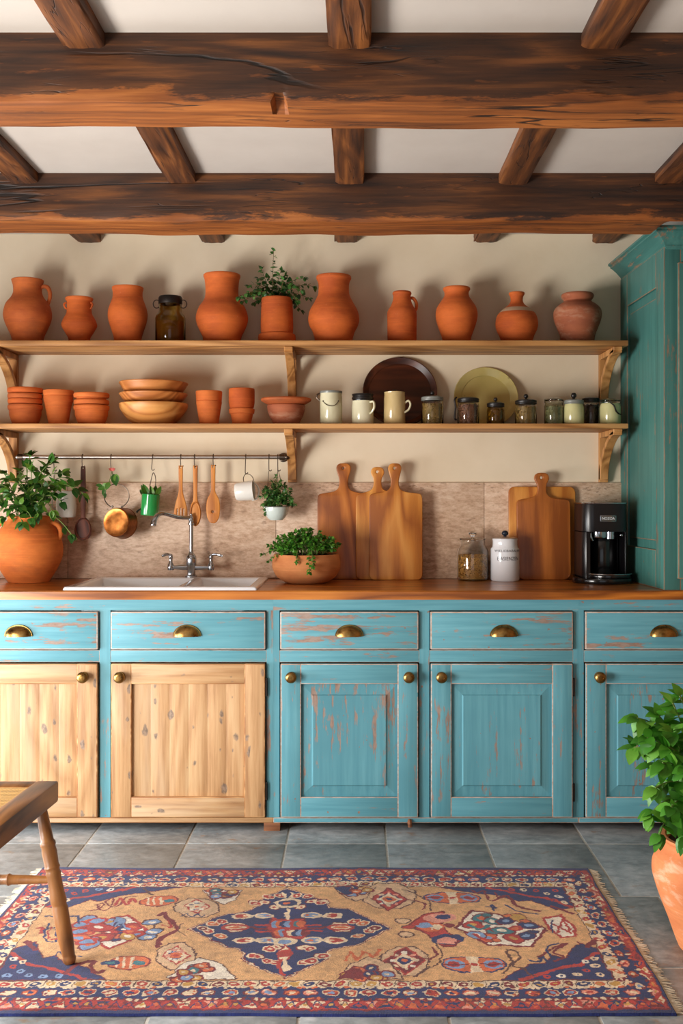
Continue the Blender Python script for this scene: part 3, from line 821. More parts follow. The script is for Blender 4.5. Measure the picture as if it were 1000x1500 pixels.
d = mb.build('door', [m_tealZ, m_tealE], tc)
MB().box(a + .065, b - .065, YC - .01, YC - .002, z0 + .07, z1 - .07, .002).build('door_panel', m_tealZ, d)
knob(b - .035, 1.45, YC - .02, d)
# cornice: moulded profile swept along side and front
prof = [(0, 0), (.006, .004), (.010, .012), (.010, .016), (.016, .022), (.030, .038), (.048, .054), (.056, .058), (.056, .064), (.065, .068), (.065, .0765), (0, .0765)]
cm = MB(); rings = []
for (oa, h) in prof:
    rings.append([Vector((XA - oa, WALL - .001, ZC0 + h)), Vector((XB - oa, YC - oa, ZC0 + h)), Vector((XE, YC - oa, ZC0 + h))])
cm.ring_loft(rings, closed=False)
cm.build('cornice', [m_tealY], tc, angle=20)
# ================================================================= pots on the upper shelf
def pot(name, label, cat, cx, prof, Y, zbase, mats, parent_parts=(), group=None, thick=.006, n=44, tilt=0, matsel=None, smooth=5, angle=50):
    """prof: (pixel row, half width in pixels) from rim down to base, measured on the photograph, turned at depth Y"""
    k = Y / F
    pts = [Vector((hw * k, WZ(py, Y), 0)) for py, hw in prof]
    pts[-1].y = zbase + .0006
    pts = catmull(pts, smooth)
    outer = [(p.x, p.y) for p in pts][::-1]              # base -> rim
    rim = outer[-1]
    ins = [(rim[0] - thick * .5, rim[1] + thick * .35), (rim[0] - thick, rim[1])]
    ins += [(max(r - thick, .004), h) for r, h in outer[::-1][3:] if h > zbase + .012]
    inner_low = ins[-1]
    full = [(outer[0][0] * .9, zbase + .0003)] + outer + ins + [(0.0005, inner_low[1] - .001)]
    x = WX(cx, Y)
    t = empty(name, (x, Y, zbase), label, cat, group)
    mb = MB().lathe(full, (x, Y, 0), n)
    if matsel:
        for f in mb.bm.faces:
            z = f.calc_center_median().z; f.material_index = matsel(z)
    mb.build('body', mats, t, angle=angle)
    return t, x
def handle(t, pts, Y, r, mat, dy=0, flat=1.0, name='handle'):
    return MB().tube([(WX(a, Y), Y + dy, WZ(b, Y)) for a, b in pts], r, 10, smooth=5, flat=flat).build(name, mat, t)
Y1 = 4.53
t, x = pot('terracotta_jug', 'big terracotta jug with a loop handle, leftmost on the upper shelf', 'jug', 40.5,
    [(410.5, 23), (413, 22.6), (419, 20.8), (428, 20.4), (436, 23.5), (446, 31), (459, 34.5), (470, 33.2), (483, 28), (493, 23.5), (500, 21.5)], Y1, Z1T, m_terra2)
handle(t, [(58, 423), (64, 419.5), (70.5, 422), (73.5, 432), (71, 443), (67, 451)], Y1, [.007, .0085, .009, .0085, .008, .009], m_terra2)
t, x = pot('terracotta_jar', 'small waisted terracotta jar with tiny lugs beside the big jug', 'jar', 116,
    [(437, 20), (439.5, 19.6), (443, 17.6), (452, 17.6), (460, 18.6), (467, 22.5), (475, 25.6), (480, 24.6), (488, 20), (495, 16), (500, 14)], Y1, Z1T, m_terra)
for sg in (-1, 1):
    MB().tube([(x + sg * .051, Y1 - .012, WZ(444, Y1)), (x + sg * .060, Y1 - .016, WZ(446.5, Y1)), (x + sg * .055, Y1 - .016, WZ(451.5, Y1)), (x + sg * .049, Y1 - .012, WZ(453, Y1))], .004, 8, smooth=4).build('lug', m_terra, t)
pot('terracotta_vase', 'tall terracotta vase with a slim flared collar, left of the brown glass jar', 'vase', 187,
    [(421.5, 22.8), (424, 22.6), (428, 21.6), (436, 21.8), (444, 24.5), (453, 27.6), (462, 28.7), (472, 27.2), (484, 23.4), (494, 20.4), (500, 19)], Y1, Z1T, m_terra)
# brown glass jar
Yj = 4.54; t = empty('glass_jar', (WX(249.5, Yj), Yj, Z1T), 'brown glass preserving jar with wire rings between terracotta pots on the upper shelf', 'jar')
xj = WX(249.5, Yj); k = Yj / F
o_ = [(21 * k, Z1T + .0006), (22.2 * k, Z1T + .006), (22.2 * k, WZ(467, Yj)), (21 * k, WZ(463, Yj)), (17.5 * k, WZ(459, Yj)), (16.6 * k, WZ(456, Yj)), (16.6 * k, WZ(446, Yj))]
i_ = [(r - .004, h) for r, h in o_[::-1][:-1]] + [(.0005, Z1T + .007)]
MB().lathe(o_ + i_, (xj, Yj, 0), 36).build('body', m_glassol, t)
MB().lathe([(0.0005, Z1T + .0075)] + [(21.6 * k - .0045, Z1T + .0075), (21.6 * k - .0045, WZ(472, Yj)), (.0005, WZ(472, Yj) + .002)], (xj, Yj, 0), 32).build('contents', flat('pickle brine', C(150, 104, 30), .4), t)
MB().lathe([(17 * k, WZ(446, Yj) + .0005), (17.4 * k, WZ(445, Yj)), (17.4 * k, WZ(437, Yj)), (16 * k, WZ(434.5, Yj)), (.0005, WZ(434, Yj))], (xj, Yj, 0), 36).build('lid', m_blackcast, t)
for sg in (-1, 1):
    c = Vector((xj + sg * 19.5 * k, Yj - .01, WZ(446, Yj)))
    MB().tube([c + Vector((math.cos(a) * .0145, 0, math.sin(a) * .017)) for a in [2 * PI * q / 20 for q in range(21)]], .0022, 6).build('wire_ring', m_iron, t)
pot('terracotta_pot', 'large terracotta pot with a wide straight collar, left of the potted herb', 'pot', 325,
    [(403, 26.8), (406, 26.8), (410, 25.4), (420, 24.2), (432, 24.2), (441, 27), (451, 34), (464, 38), (475, 36.6), (487, 31.5), (495, 28), (500, 26.5)], Y1, Z1T, m_terra)
pot('terracotta_pot', 'large terracotta pot with a wide straight collar, right of the potted herb', 'pot', 488.6,
    [(405, 25.4), (408.5, 25.6), (413, 23.4), (421, 22.4), (432, 23.2), (443, 28.4), (455, 35), (467, 37.4), (477, 35.6), (488, 30.2), (500, 25.5)], Y1, Z1T, m_terra)
t, x = pot('terracotta_bottle', 'terracotta bottle jug with straight sides and a small ear handle', 'jug', 588.5,
    [(428, 13.4), (430.5, 14), (433.5, 12.8), (440, 13.4), (448, 16.4), (454, 20), (459, 21.6), (470, 21.6), (485, 21.4), (497, 21.2), (500, 20.5)], Y1, Z1T, m_terra, smooth=4)
handle(t, [(600, 437), (605, 437), (609.5, 444), (609, 453), (604, 457)], Y1, [.006, .007, .007, .0065, .007], m_terra)
pot('terracotta_vase', 'broad-shouldered plain terracotta vase right of the bottle jug', 'vase', 668.5,
    [(422, 19.6), (424.5, 19.8), (428, 18), (434, 18.2), (441, 22.6), (450, 28.4), (460, 30.6), (471, 29.4), (484, 25.2), (494, 21.6), (500, 20)], Y1, Z1T, m_terra)
zs0, zs1 = WZ(458.5, Y1), WZ(452, Y1)
pot('terracotta_bottle', 'round narrow-necked terracotta bottle with a pale slip band on its shoulder', 'bottle', 756.5,
    [(429, 11.4), (431.5, 11.4), (435, 9.4), (441, 9), (446, 11.4), (451, 17.4), (456, 23.4), (463, 28.8), (474, 31), (483, 29.6), (492, 25.4), (500, 21)], Y1, Z1T, [m_terra, m_slip],
    matsel=lambda z: 1 if zs0 < z < zs1 else 0, n=56)
pot('terracotta_urn', 'weathered terracotta urn with whitish patches beside the teal cabinet', 'urn', 845.5,
    [(431, 22.6), (433.5, 23.6), (437, 22.6), (440.5, 20), (443, 21.4), (447, 27.4), (453, 33.2), (460, 35), (470, 33.6), (482, 29), (492, 25.4), (500, 23.8)], Y1, Z1T, m_terraw)

# ================================================================= foliage helper
def bez(a, b, c, n):
    return [a * (1 - t) ** 2 + b * 2 * t * (1 - t) + c * t * t for t in [i / n for i in range(n + 1)]]
def stem_leaves(st, lf, a, c, lift, L, W, n, r=.0015, start=.3, pair=False, curl=.35, jit=.5, serr=0, droop=0, cyl=None, fold=.2, tipleaf=True, rows=5, rnd=random, shape=.85):
    b = (a + c) / 2 + Vector((0, 0, lift)) + Vector((rnd.uniform(-.01, .01), rnd.uniform(-.01, .01), 0))
    path = bez(a, b, c, 10)
    st.tube(path, [r * 1.3, r * .7], 5)
    for i in range(n):
        t = start + (1 - start) * (i + .5 * rnd.random()) / max(n - 1, 1); t = min(t, .99)
        q = min(int(t * 10), 9); p = path[q].lerp(path[q + 1], t * 10 - q); tg = (path[q + 1] - path[q]).normalized()
        for sgn in ((1, -1) if pair else (rnd.choice((1, -1)),)):
            az = rnd.uniform(0, 2 * PI)
            sd = tg.orthogonal().normalized(); sd = (Matrix.Rotation(az, 3, tg) @ sd) * sgn
            d = (sd * (1 - .2 * rnd.random()) + tg * rnd.uniform(.1, .8) + Vector((0, 0, rnd.uniform(-jit, jit * .6) - droop))).normalized()
            nn = Vector((rnd.uniform(-.5, .5), -.55 + rnd.uniform(-.5, .5), 1)).normalized()
            s = rnd.uniform(.65, 1.15) * (1 - .25 * t)
            lf.leaf(p, d, nn, L * s, W * s, curl * rnd.uniform(.2, 1.4), fold, rows, serr, shape)
    if tipleaf:
        tg = (path[-1] - path[-2]).normalized()
        for k in range(3):
            d = (tg + Vector((rnd.uniform(-.6, .6), rnd.uniform(-.6, .6), rnd.uniform(-.4, .4)))).normalized()
            lf.leaf(path[-1], d, Vector((rnd.uniform(-.3, .3), -.5, 1)), L * rnd.uniform(.5, .8), W * rnd.uniform(.5, .8), curl, fold, rows, serr, shape)

# ================================================================= potted herb on the shelf
R_ = random.Random(3)
k = Y1 / F; xp = WX(405.5, Y1)
t = empty('potted_herb', (xp, Y1, Z1T), 'green herb with small round leaves in a terracotta pot on the upper shelf', 'plant')
o_ = [(23.2 * k, WZ(489, Y1) ), (23.6 * k, WZ(486, Y1)), (23.9 * k, WZ(478, Y1)), (23.4 * k, WZ(460, Y1)), (22.8 * k, WZ(442, Y1)), (22.6 * k, WZ(438, Y1)), (22 * k, WZ(437, Y1)), (20.6 * k, WZ(438, Y1)), (20.6 * k, WZ(441, Y1)), (.0005, WZ(441, Y1))]
MB().lathe([(20 * k, Z1T + .008)] + o_, (xp, Y1, 0), 40).build('pot', m_terra, t)
MB().lathe([(24 * k, Z1T + .0006), (27 * k, Z1T + .003), (27.6 * k, WZ(495, Y1)), (27 * k, WZ(491, Y1)), (25.4 * k, WZ(489.6, Y1)), (24.6 * k, WZ(492, Y1)), (.0005, Z1T + .007)], (xp, Y1, 0), 40).build('saucer', m_terra, t)
MB().lathe([(20.3 * k, WZ(440.9, Y1)), (18 * k, WZ(439.4, Y1)), (.0005, WZ(438.6, Y1))], (xp, Y1, 0), 24).build('soil', m_soil, t)
st, lf = MB(), MB(); c0 = Vector((xp, Y1, WZ(440, Y1)))
tips = [(401, 368, .01), (353, 441, .09), (359, 447, .09), (364, 418, 0), (372, 428, -.03), (383, 396, .02), (390, 405, -.02), (378, 408, 0), (412, 398, .02), (424, 411, -.02), (434, 420, 0), (446, 409, .02), (461, 422, .02), (452, 436, -.03), (440, 452, -.05), (370, 440, -.05), (395, 425, -.06), (415, 425, -.05), (428, 436, -.04), (382, 425, .03), (443, 428, .05), (404, 412, -.03), (376, 436, -.06), (384, 440, -.075), (436, 442, .02), (366, 432, .02), (418, 405, .03)]
for (a, b, dy) in tips:
    tp = Vector((WX(a, Y1), Y1 - dy - .0 , WZ(b, Y1))); far = (tp - c0).length
    p0 = c0 + Vector((R_.uniform(-.035, .035), R_.uniform(-.035, .035), 0))
    stem_leaves(st, lf, p0, tp, .015 + .04 * (abs(a - 405) / 50), .027, .022, int(5 + far * 30), .0013, .18, True, .3, .5, rnd=R_, shape=.75, rows=4)
st.build('stem', m_stemb, t); lf.build('foliage', m_leafB, t, norm=False)

# ================================================================= lower shelf: bowls and pots
Y2 = 4.51; k2 = Y2 / F
def nested(cx, levels, Y, zb, mats, label_f, name, cat, group, wall=.0045):
    """stack of nested vessels, bottom first; each level: (outer profile half widths/rows) in photograph rows"""
    n = len(levels)
    for i, (prof, vis) in enumerate(levels):
        k = Y / F; x = WX(cx, Y)
        pts = [(hw * k, WZ(py, Y)) for py, hw in prof]          # base -> rim
        if i == 0: pts[0] = (pts[0][0], zb + .0006)
        inn = [(pts[-1][0] - wall * .5, pts[-1][1] + .0012)] + [(r - wall, h) for r, h in pts[::-1][:-1]] + [(.0005, pts[0][1] + .006)]
        inn = [q for q in inn if q[1] > pts[0][1] + .005 or q[0] < .001]
        mb = MB().lathe(pts + inn, (x, Y, 0), 44)
        o = mb.build(name, mats[i % len(mats)], loc=(x, Y, pts[0][1]), angle=38)
        tag(o, label_f(i), cat, group)
W1 = ['bottom', 'second from the bottom', 'second from the top', 'top']
# stack 1: rims 618 px base.. profile measured rows; nested bowls rise by about 8 px
def bowl_prof(base_hw, rim_hw, base, rim, lip=7, ins=0):
    if ins: base_hw -= 2.4
    return [(base, base_hw), (base - 3, base_hw + 3), (rim + lip + 8, rim_hw - 2.0 - ins), (rim + lip + 1.4, rim_hw - 1.7 - ins), (rim + lip + .7, rim_hw - 1.5 - ins * .9), (rim + lip, rim_hw - .4), (rim + lip * .5, rim_hw + .4), (rim + 1.2, rim_hw), (rim + .5, rim_hw - .5), (rim + .4, rim_hw - 1.2)]
S1 = []
for i, (base, rim, hw) in enumerate(((620, 593, 25.2), (612, 584.5, 25.0), (603, 577, 25.2), (594.5, 568.5, 25.6))): S1.append((bowl_prof(17 if i == 0 else 18.6, hw - .5, base, rim, 7.2, 2.6 if i else 0), 0))
nested(37, S1, Y2, Z2T, [m_terra2, m_terra], lambda i: f'wide terracotta bowl, {W1[i]} of the leftmost stack on the lower shelf', 'terracotta_bowl', 'bowl', 'terracotta bowls stacked at the left end')
S2 = [([(620, 14.2), (618, 14.6), (589, 20), (588.5, 20.8), (582, 21.4), (580.6, 21)], 0), ([(612, 12.6), (581.2, 18.4), (580.1, 21.2), (574, 22.2), (572.4, 21.8)], 0)]
nested(85.5, S2, Y2 + .01, Z2T, [m_terra3], lambda i: ('deep tapered terracotta pot at the bottom of the second stack from the left', 'terracotta pot nested on top in the second stack from the left')[i], 'terracotta_pot', 'pot', 'tapered terracotta pots between two bowl stacks')
S3 = []
for i, (base, rim, hw) in enumerate(((620, 594, 26), (612, 586, 25.6), (603, 576, 26))): S3.append((bowl_prof(17.6 if i == 0 else 18.6, hw - .4, base, rim, 6.6, 2.6 if i else 0), 0))
nested(134, S3, Y2 - .01, Z2T, [m_terra3], lambda i: ('bottom', 'middle', 'top')[i] + ' terracotta bowl of the stack just left of the wooden bowls', 'terracotta_bowl', 'bowl', 'terracotta bowls stacked beside the wooden bowls')
# three wooden bowls
Yw = 4.525; kw = Yw / F; xw = WX(225, Yw)
def wbowl(base_r, rim_r, zb, zr, dx, mat, label, tiltx=0):
    pr = [(base_r, zb), (base_r + .012, zb + .003), (base_r + (rim_r - base_r) * .62, zb + (zr - zb) * .38), (rim_r - .006, zb + (zr - zb) * .72), (rim_r, zr - .004), (rim_r - .002, zr)]
    pts = [(p.x, p.y) for p in catmull([Vector((a, b, 0)) for a, b in pr], 4)]
    inn = [(pts[-1][0] - .008, zr - .001)] + [(max(r - .01, .001), h + .008) for r, h in pts[::-1][3:] if h + .008 < zr - .003] + [(.0005, zb + .009)]
    M = Matrix.Rotation(tiltx, 3, 'Y')
    mb = MB().lathe([(r, h - zb) for r, h in pts + inn], (xw + dx, Yw, zb), 56, M=M)
    tag(mb.build('wooden_bowl', mat, loc=(xw + dx, Yw, zb), angle=38), label, 'bowl', 'wooden salad bowls in one stack')
wbowl(24 * kw, 50 * kw, Z2T + .0006, WZ(591.5, Yw), 0, m_woodbowl, 'pale round wooden bowl at the bottom of the wooden stack')
wbowl(33 * kw, 49.4 * kw, WZ(592.6, Yw), WZ(576.5, Yw), -.001, m_woodbowl2, 'wooden bowl in the middle of the wooden stack', .004)
wbowl(35 * kw, 50 * kw, WZ(577.6, Yw), WZ(560.5, Yw), 0, m_woodbowl2, 'wooden bowl on top of the wooden stack', .008)
S4 = [([(620, 14), (618, 14.4), (592, 18.4), (590.5, 18.8), (588, 18.6), (587.6, 18.2)], 0), ([(606, 13), (588.2, 15.8), (587.2, 18.6), (574.6, 19.4), (573.4, 19)], 0)]
nested(306, S4, Y2, Z2T, [m_terra3], lambda i: ('lower terracotta flower pot of the pair right of the wooden bowls', 'upper terracotta flower pot of the pair right of the wooden bowls')[i], 'flower_pot', 'pot', 'first pair of nested flower pots')
S5 = [([(620, 13.8), (618, 14.2), (606.6, 16.4), (606, 18.2), (600.4, 19), (599.4, 18.6)], 0), ([(600.8, 13), (599.8, 15), (597, 17.6), (590, 18.8), (574, 19), (570.6, 18.8), (569.6, 18.4)], 0)]
nested(354, S5, Y2, Z2T, [m_terra3, m_terra], lambda i: ('squat terracotta pot under the rounded cup, left of the wide-rimmed bowl', 'rounded terracotta cup on the squat pot, left of the wide-rimmed bowl')[i], 'flower_pot', 'pot', 'second pair of nested flower pots')
S6 = [([(620, 18.4), (618, 20), (609, 25), (600, 27.6), (595, 28), (594, 27.4)], 0), ([(596.4, 16), (594.6, 20), (592.4, 28), (587.6, 36.4), (585.6, 37), (584, 36.2)], 0)]
nested(419, S6, Y2, Z2T, [m_terraw, m_terra2], lambda i: ('dark clay bowl under the wide-rimmed dish', 'wide shallow clay dish lying on the dark bowl')[i], 'clay_dish' , 'bowl', 'clay dishes by the middle bracket')

# ================================================================= lower shelf: mugs and jars
Y3 = 4.475; k3 = Y3 / F
def can(name, label, cat, cx, hw, top, mat, Y=Y3, lip=True, group=None, closed=True):
    k = Y / F; x = WX(cx, Y); r = hw * k; zt = WZ(top, Y)
    t = empty(name, (x, Y, Z2T), label, cat, group)
    pr = [(r * .94, Z2T + .0006), (r, Z2T + .004), (r, zt - .022), (r * .985, zt - .02), (r * .985, zt - .016), (r * .96, zt - .012), (r * .97, zt)]
    inn = [(r * .97 - .004, zt), (r * .93, zt - .012), (r * .9, Z2T + .01), (.0005, Z2T + .008)]
    MB().lathe(pr + inn, (x, Y, 0), 40).build('body', mat, t)
    return t, x, r, zt
def ring(t, x, Y, z, r, w, mat, name='rim_band'):
    return MB().tube([(x + r * math.cos(a), Y + r * math.sin(a), z) for a in [2 * PI * q / 36 for q in range(37)]], w, 8).build(name, mat, t)
# lidded cream can with wire bail
t, x, r, zt = can('storage_can', 'cream enamel can with grey rim and wire bail, leftmost beside the bowls', 'can', 484.7, 16.2, 575, m_cream)
MB().lathe([(r * .99, zt - .004), (r * 1.01, zt - .001), (r * 1.01, zt + .005), (r * .6, zt + .008), (.0005, zt + .008)], (x, Y3, 0), 40).build('lid', m_grey, t)
MB().tube([(x - .034, Y3 - r * .68, WZ(588, Y3)), (x - .018, Y3 - r * .98, WZ(594, Y3)), (x + .004, Y3 - r * 1.06, WZ(596, Y3)), (x + .02, Y3 - r * .98, WZ(594, Y3)), (x + .03, Y3 - r * .72, WZ(589, Y3))], .0014, 6, smooth=4).build('wire_bail', m_iron, t)
for sg in (-1, 1): MB().ball((x + sg * .031, Y3 - r * .72, WZ(588.5, Y3)), .004, sub=1).build('rivet', m_iron, t)
MB().tube([(x - r, Y3, WZ(577, Y3)), (x - r - .011, Y3, WZ(578, Y3)), (x - r - .013, Y3, WZ(583, Y3)), (x - r, Y3, WZ(587, Y3))], .003, 8, smooth=4).build('ear', m_iron, t)
# mug with black lid
t, x, r, zt = can('lidded_mug', 'cream mug with a black lid and handle, second of the pale mugs', 'mug', 531, 16, 587.5, m_cream)
MB().lathe([(r * .9, zt + .0005), (r * .93, zt + .006), (r * 1.0, zt + .008), (r * 1.0, zt + .014), (r * .93, zt + .016), (r * .93, zt + .022), (r * 1.0, zt + .024), (r * .98, zt + .029), (.0005, zt + .03)], (x, Y3, 0), 36).build('lid', m_blacklid, t)
a = -.95
hd = Vector((math.sin(.75), -math.cos(.75), 0)); c = Vector((x, Y3, 0))
MB().tube([c + hd * (r * .97) + Vector((0, 0, WZ(590, Y3))), c + hd * (r + .02) + Vector((0, 0, WZ(590, Y3))), c + hd * (r + .024) + Vector((0, 0, WZ(598, Y3))), c + hd * (r + .012) + Vector((0, 0, WZ(604, Y3))), c + hd * (r * .97) + Vector((0, 0, WZ(607, Y3)))], .0048, 9, smooth=5).build('handle', m_cream, t)
# tan mug with lid knob
t, x, r, zt = can('lidded_mug', 'tan stoneware mug with a small dark knob in front of the dark platter', 'mug', 577.8, 15.8, 576, m_tan)
MB().lathe([(r * .96, zt + .0005), (r * .98, zt + .004), (r * .6, zt + .008), (.0005, zt + .009)], (x, Y3, 0), 36).build('lid', m_tan, t)
MB().ball((x, Y3, zt + .0105), .011, (1, 1, .6), 2).build('lid_knob', m_blacklid, t)
MB().tube([(x + r * .95, Y3 - .012, WZ(590.5, Y3)), (x + r + .012, Y3 - .018, WZ(587.5, Y3)), (x + r + .020, Y3 - .02, WZ(593, Y3)), (x + r + .012, Y3 - .018, WZ(600.5, Y3)), (x + r * .86, Y3 - .02, WZ(605, Y3))], .0045, 9, smooth=5).build('handle', m_cream, t)
# glass storage jars
def gjar(label, cx, hw, top, Y, gm, fill=None, fillm=None, lid='metal', knobr=0, clip=None, lh=.021, seed=1, solid=None, name='storage_jar', opaque=None):
    k = Y / F; x = WX(cx, Y); r = hw * k; zt = WZ(top, Y) - lh
    t = empty(name, (x, Y, Z2T), label, 'jar')
    b = Z2T + .0006
    o_ = [(r * .93, b), (r, b + .005), (r, zt - .014), (r * .94, zt - .006), (r * .9, zt)]
    if opaque: MB().lathe(o_ + [(r * .86, zt), (.0005, zt - .002)], (x, Y, 0), 36).build('body', opaque, t)
    else:
        i_ = [(q - .003, h) for q, h in o_[::-1][:-1]] + [(.0005, b + .005)]
        MB().lathe(o_ + i_, (x, Y, 0), 36).build('body', gm, t)
        zf = b + .0055 + (zt - b) * fill; rr = r - .0036
        rg = random.Random(seed); mb = MB()
        mb.lathe([(.0005, b + .0056), (rr * .93, b + .0056), (rr * .93, zf - .004), (.0005, zf)], (x, Y, 0), 28)
        for q in range(150):
            a = rg.uniform(0, 2 * PI); h = rg.uniform(b + .010, zf); s = rg.uniform(.0026, .0042)
            mb.ball((x + (rr - s) * math.cos(a), Y + (rr - s) * math.sin(a), h), s, (1, 1, .8), 1)
        o = mb.build('contents', fillm, t); o['kind'] = 'stuff'
    lm = {'metal': m_grey, 'black': m_blacklid, 'glass': gm}[lid]
    MB().lathe([(r * .9, zt + .0006), (r * .98, zt + .001), (r * 1.0, zt + .004), (r * .97, zt + .007), (r * 1.0, zt + .010), (r * .97, zt + lh * .75), (r * .6, zt + lh), (.0005, zt + lh)], (x, Y, 0), 36).build('lid', lm, t)
    if knobr: MB().lathe([(knobr * .55, 0), (knobr * .45, knobr * .5), (knobr * .9, knobr * .9), (knobr, knobr * 1.5), (knobr * .6, knobr * 2.2), (.0003, knobr * 2.3)], (x, Y, zt + lh - .0002), 16).build('lid_knob', m_blacklid, t)
    if clip == 'side':
        MB().tube([(x - r - .004, Y - .006, zt + lh), (x - r - .012, Y - .01, zt + lh * .4), (x - r - .008, Y - .01, zt - .02), (x - r - .012, Y - .01, b + .03), (x - r - .004, Y - .008, b + .02)], .004, 7, smooth=4).build('clamp', m_blackcast, t)
    if clip == 'front':
        MB().tube([(x - .012, Y - r * .97, zt + .002), (x + .004, Y - r * 1.08, zt - .012), (x + .014, Y - r * .98, zt - .034), (x + .026, Y - r * .86, zt - .044), (x + r * .86, Y - r * .56, zt - .046)], [.002, .003, .0035, .003, .002], 7, smooth=4).build('clamp', m_blackcast, t)
    return t
gjar('glass jar of dried herbs with grey lid, in front of the dark platter', 633, 16.4, 580, Y3, m_glass, .86, m_spice2, 'metal', .009, seed=2)
gjar('glass jar of brown spice with black lid and side clamp, by the olive plate', 685.6, 16, 582, Y3, m_glass, .86, m_spice, 'black', 0, 'side', seed=3)
gjar('smallest jar with black knobbed lid, in front of the olive plate', 725.6, 13, 589, Y3, m_glassol, .8, m_spice2, 'black', .0085, seed=4)
gjar('amber spice jar with wide black knobbed lid, right of the olive plate', 770, 16, 585, Y3, m_glass, .85, m_spice2, 'black', .010, seed=5)
gjar('grey-green glass jar with a glass lid and no knob', 811, 14, 583, Y3, m_glassgr, .8, flat('grey herb', C(140, 136, 100), .6), 'glass', 0, seed=6)
gjar('pale green crock with a black ball knob on its lid', 840, 15, 585, Y3 - .01, m_glassgr, lid='metal', knobr=.012, opaque=m_cel, name='storage_crock')
gjar('dark jar standing behind the two pale green crocks', 865, 13, 582, Y3 + .075, m_glass, .85, m_dark, 'black', 0, seed=8)
gjar('pale green crock with a black wire clamp, last before the teal cabinet', 893.5, 15.4, 584, Y3, m_glassgr, lid='glass', clip='front', opaque=m_cel, name='storage_crock')
# plates leaning on the wall
def disc(name, label, cat, cx, cy, rpx, mat, prof, Y0):
    """dish leaning on the wall; prof (radius fraction, forward height)"""
    Yc = Y0; k = Yc / F; R = rpx * k; x = WX(cx, Yc)
    lean = math.asin(min(.9, (WALL - .012 - Y0) / R))
    zc = Z2T + R * math.cos(lean) + .002
    M = Matrix.Rotation(PI / 2 - lean, 3, 'X')
    pts = [(p.x * R, p.y) for p in catmull([Vector((a, b, 0)) for a, b in prof], 3)]
    mb = MB().lathe(pts, (x, Yc - .0, zc), 72, M=M)
    mb.bm.verts.ensure_lookup_table()
    lo = min(v.co.z for v in mb.bm.verts); hi = max(v.co.y for v in mb.bm.verts)
    for v in mb.bm.verts: v.co += Vector((0, WALL - .0015 - hi, Z2T + .0008 - lo))
    o = mb.build(name, mat, loc=(x, Yc, Z2T), angle=40); tag(o, label, cat)
    return o
disc('wooden_platter', 'big dark wooden platter leaning on the wall behind the pale mugs', 'platter', 585.6, 575, 54.5, m_darkwood,
     [(.0005, -.004), (.80, -.004), (.97, .012), (1.0, .02), (.985, .025), (.95, .022), (.84, .009), (.8, .006), (.0005, .005)], 4.61)
disc('ceramic_plate', 'olive yellow speckled plate leaning on the wall behind the jars', 'plate', 711.8, 575, 47, m_plate,
     [(.0005, -.004), (.62, -.004), (.76, .002), (.97, .016), (1.0, .02), (.985, .023), (.93, .019), (.76, .008), (.7, .003), (.0005, .002)], 4.615)
# ================================================================= things hanging from the rail
HY = RY - .016
def outline_mirror(cx, rows, cap=3):
    """rows of (pixel row, half width) -> closed outline"""
    rows = [Vector((hw, py, 0)) for py, hw in rows]; rows = catmull(rows, 5)
    L = [(WX(cx - p.x, HY), WZ(p.y, HY)) for p in rows]; R = [(WX(cx + p.x, HY), WZ(p.y, HY)) for p in rows]
    return L + R[::-1]
def circ(x, z, rx, rz, n=14): return [(x + rx * math.cos(2 * PI * k / n), z + rz * math.sin(2 * PI * k / n)) for k in range(n)]
def spoon(name, label, cx, rows, bowl, mat, mats_handle=None, holes=(), cat='spoon', group='wooden utensils on the rail'):
    x = WX(cx, HY); t = empty(name, (x, HY, WZ(rows[0][0], HY)), label, cat, group)
    hs = [circ(x, WZ(rows[0][0] + 2.6, HY), .0026, .0034)] + list(holes)
    plate('body', outline_mirror(cx, rows), hs, HY - .002, .009, mat, t, .003)
    if bowl:
        (py, rx, rz) = bowl
        M = None
        mb = MB(); kk = HY / F                           # raised rim around the hollow of the bowl
        mb.tube([(x + rx * kk * math.cos(a), HY - .004, WZ(py, HY) + rz * kk * math.sin(a)) for a in [2 * PI * q / 32 for q in range(33)]], .0034, 8)
        mb.build('bowl_rim', mat, t)
    return t
t = spoon('wooden_spoon', 'long dark brown wooden spoon hanging beside the leafy plant', 121.5, [(683, 2.4), (684, 3.2), (692, 3.6), (715, 3.8), (740, 3.6), (756, 3.0), (759, 4.6), (764, 9), (772, 12), (780, 12.4), (787, 9.4), (790.5, 4), (791.3, .4)], (774.5, 10.6, 14.6), m_darkspoon)
t = spoon('slotted_spatula', 'wooden spatula with slots, hanging behind the tap spout', 264.5, [(682, 2), (683.2, 3.1), (700, 3.0), (716, 2.8), (725, 4), (735, 7), (746, 9.4), (754, 10), (757.6, 9.4), (758.2, 8.4)], None, m_utensil,
          holes=[rrect(WX(264.5 + q, HY) - .0026, WZ(755.5, HY), WX(264.5 + q, HY) + .0026, WZ(744 + abs(q) * .2, HY), .0025, 3) for q in (-4.6, 0, 4.6)], cat='spatula')
spoon('wooden_spoon', 'wooden spoon with an oval bowl between spatula and holed spoon', 286, [(682, 2), (683.2, 3.4), (700, 3.1), (722, 2.8), (733, 3.4), (739, 6), (748, 8.2), (757, 8.2), (766, 5.6), (770, 2.4), (771, .4)], (752, 6.8, 16), m_utensil)
spoon('wooden_spoon', 'broad wooden spoon with a dark hole near its tip', 312, [(681, 2), (682.2, 3.2), (700, 3.1), (718, 3.0), (724, 5), (731, 8.4), (740, 10), (750, 9.8), (758, 8.6), (764, 5.6), (766, 3), (766.4, .5)], None, m_utensil, holes=[circ(WX(311.5, HY), WZ(749.5, HY), .0056, .0056)])
# second dark wooden ring seen below the tap head, behind it
mb = MB(); cxr, czr = WX(281, RY + .03), WZ(768, RY + .03)
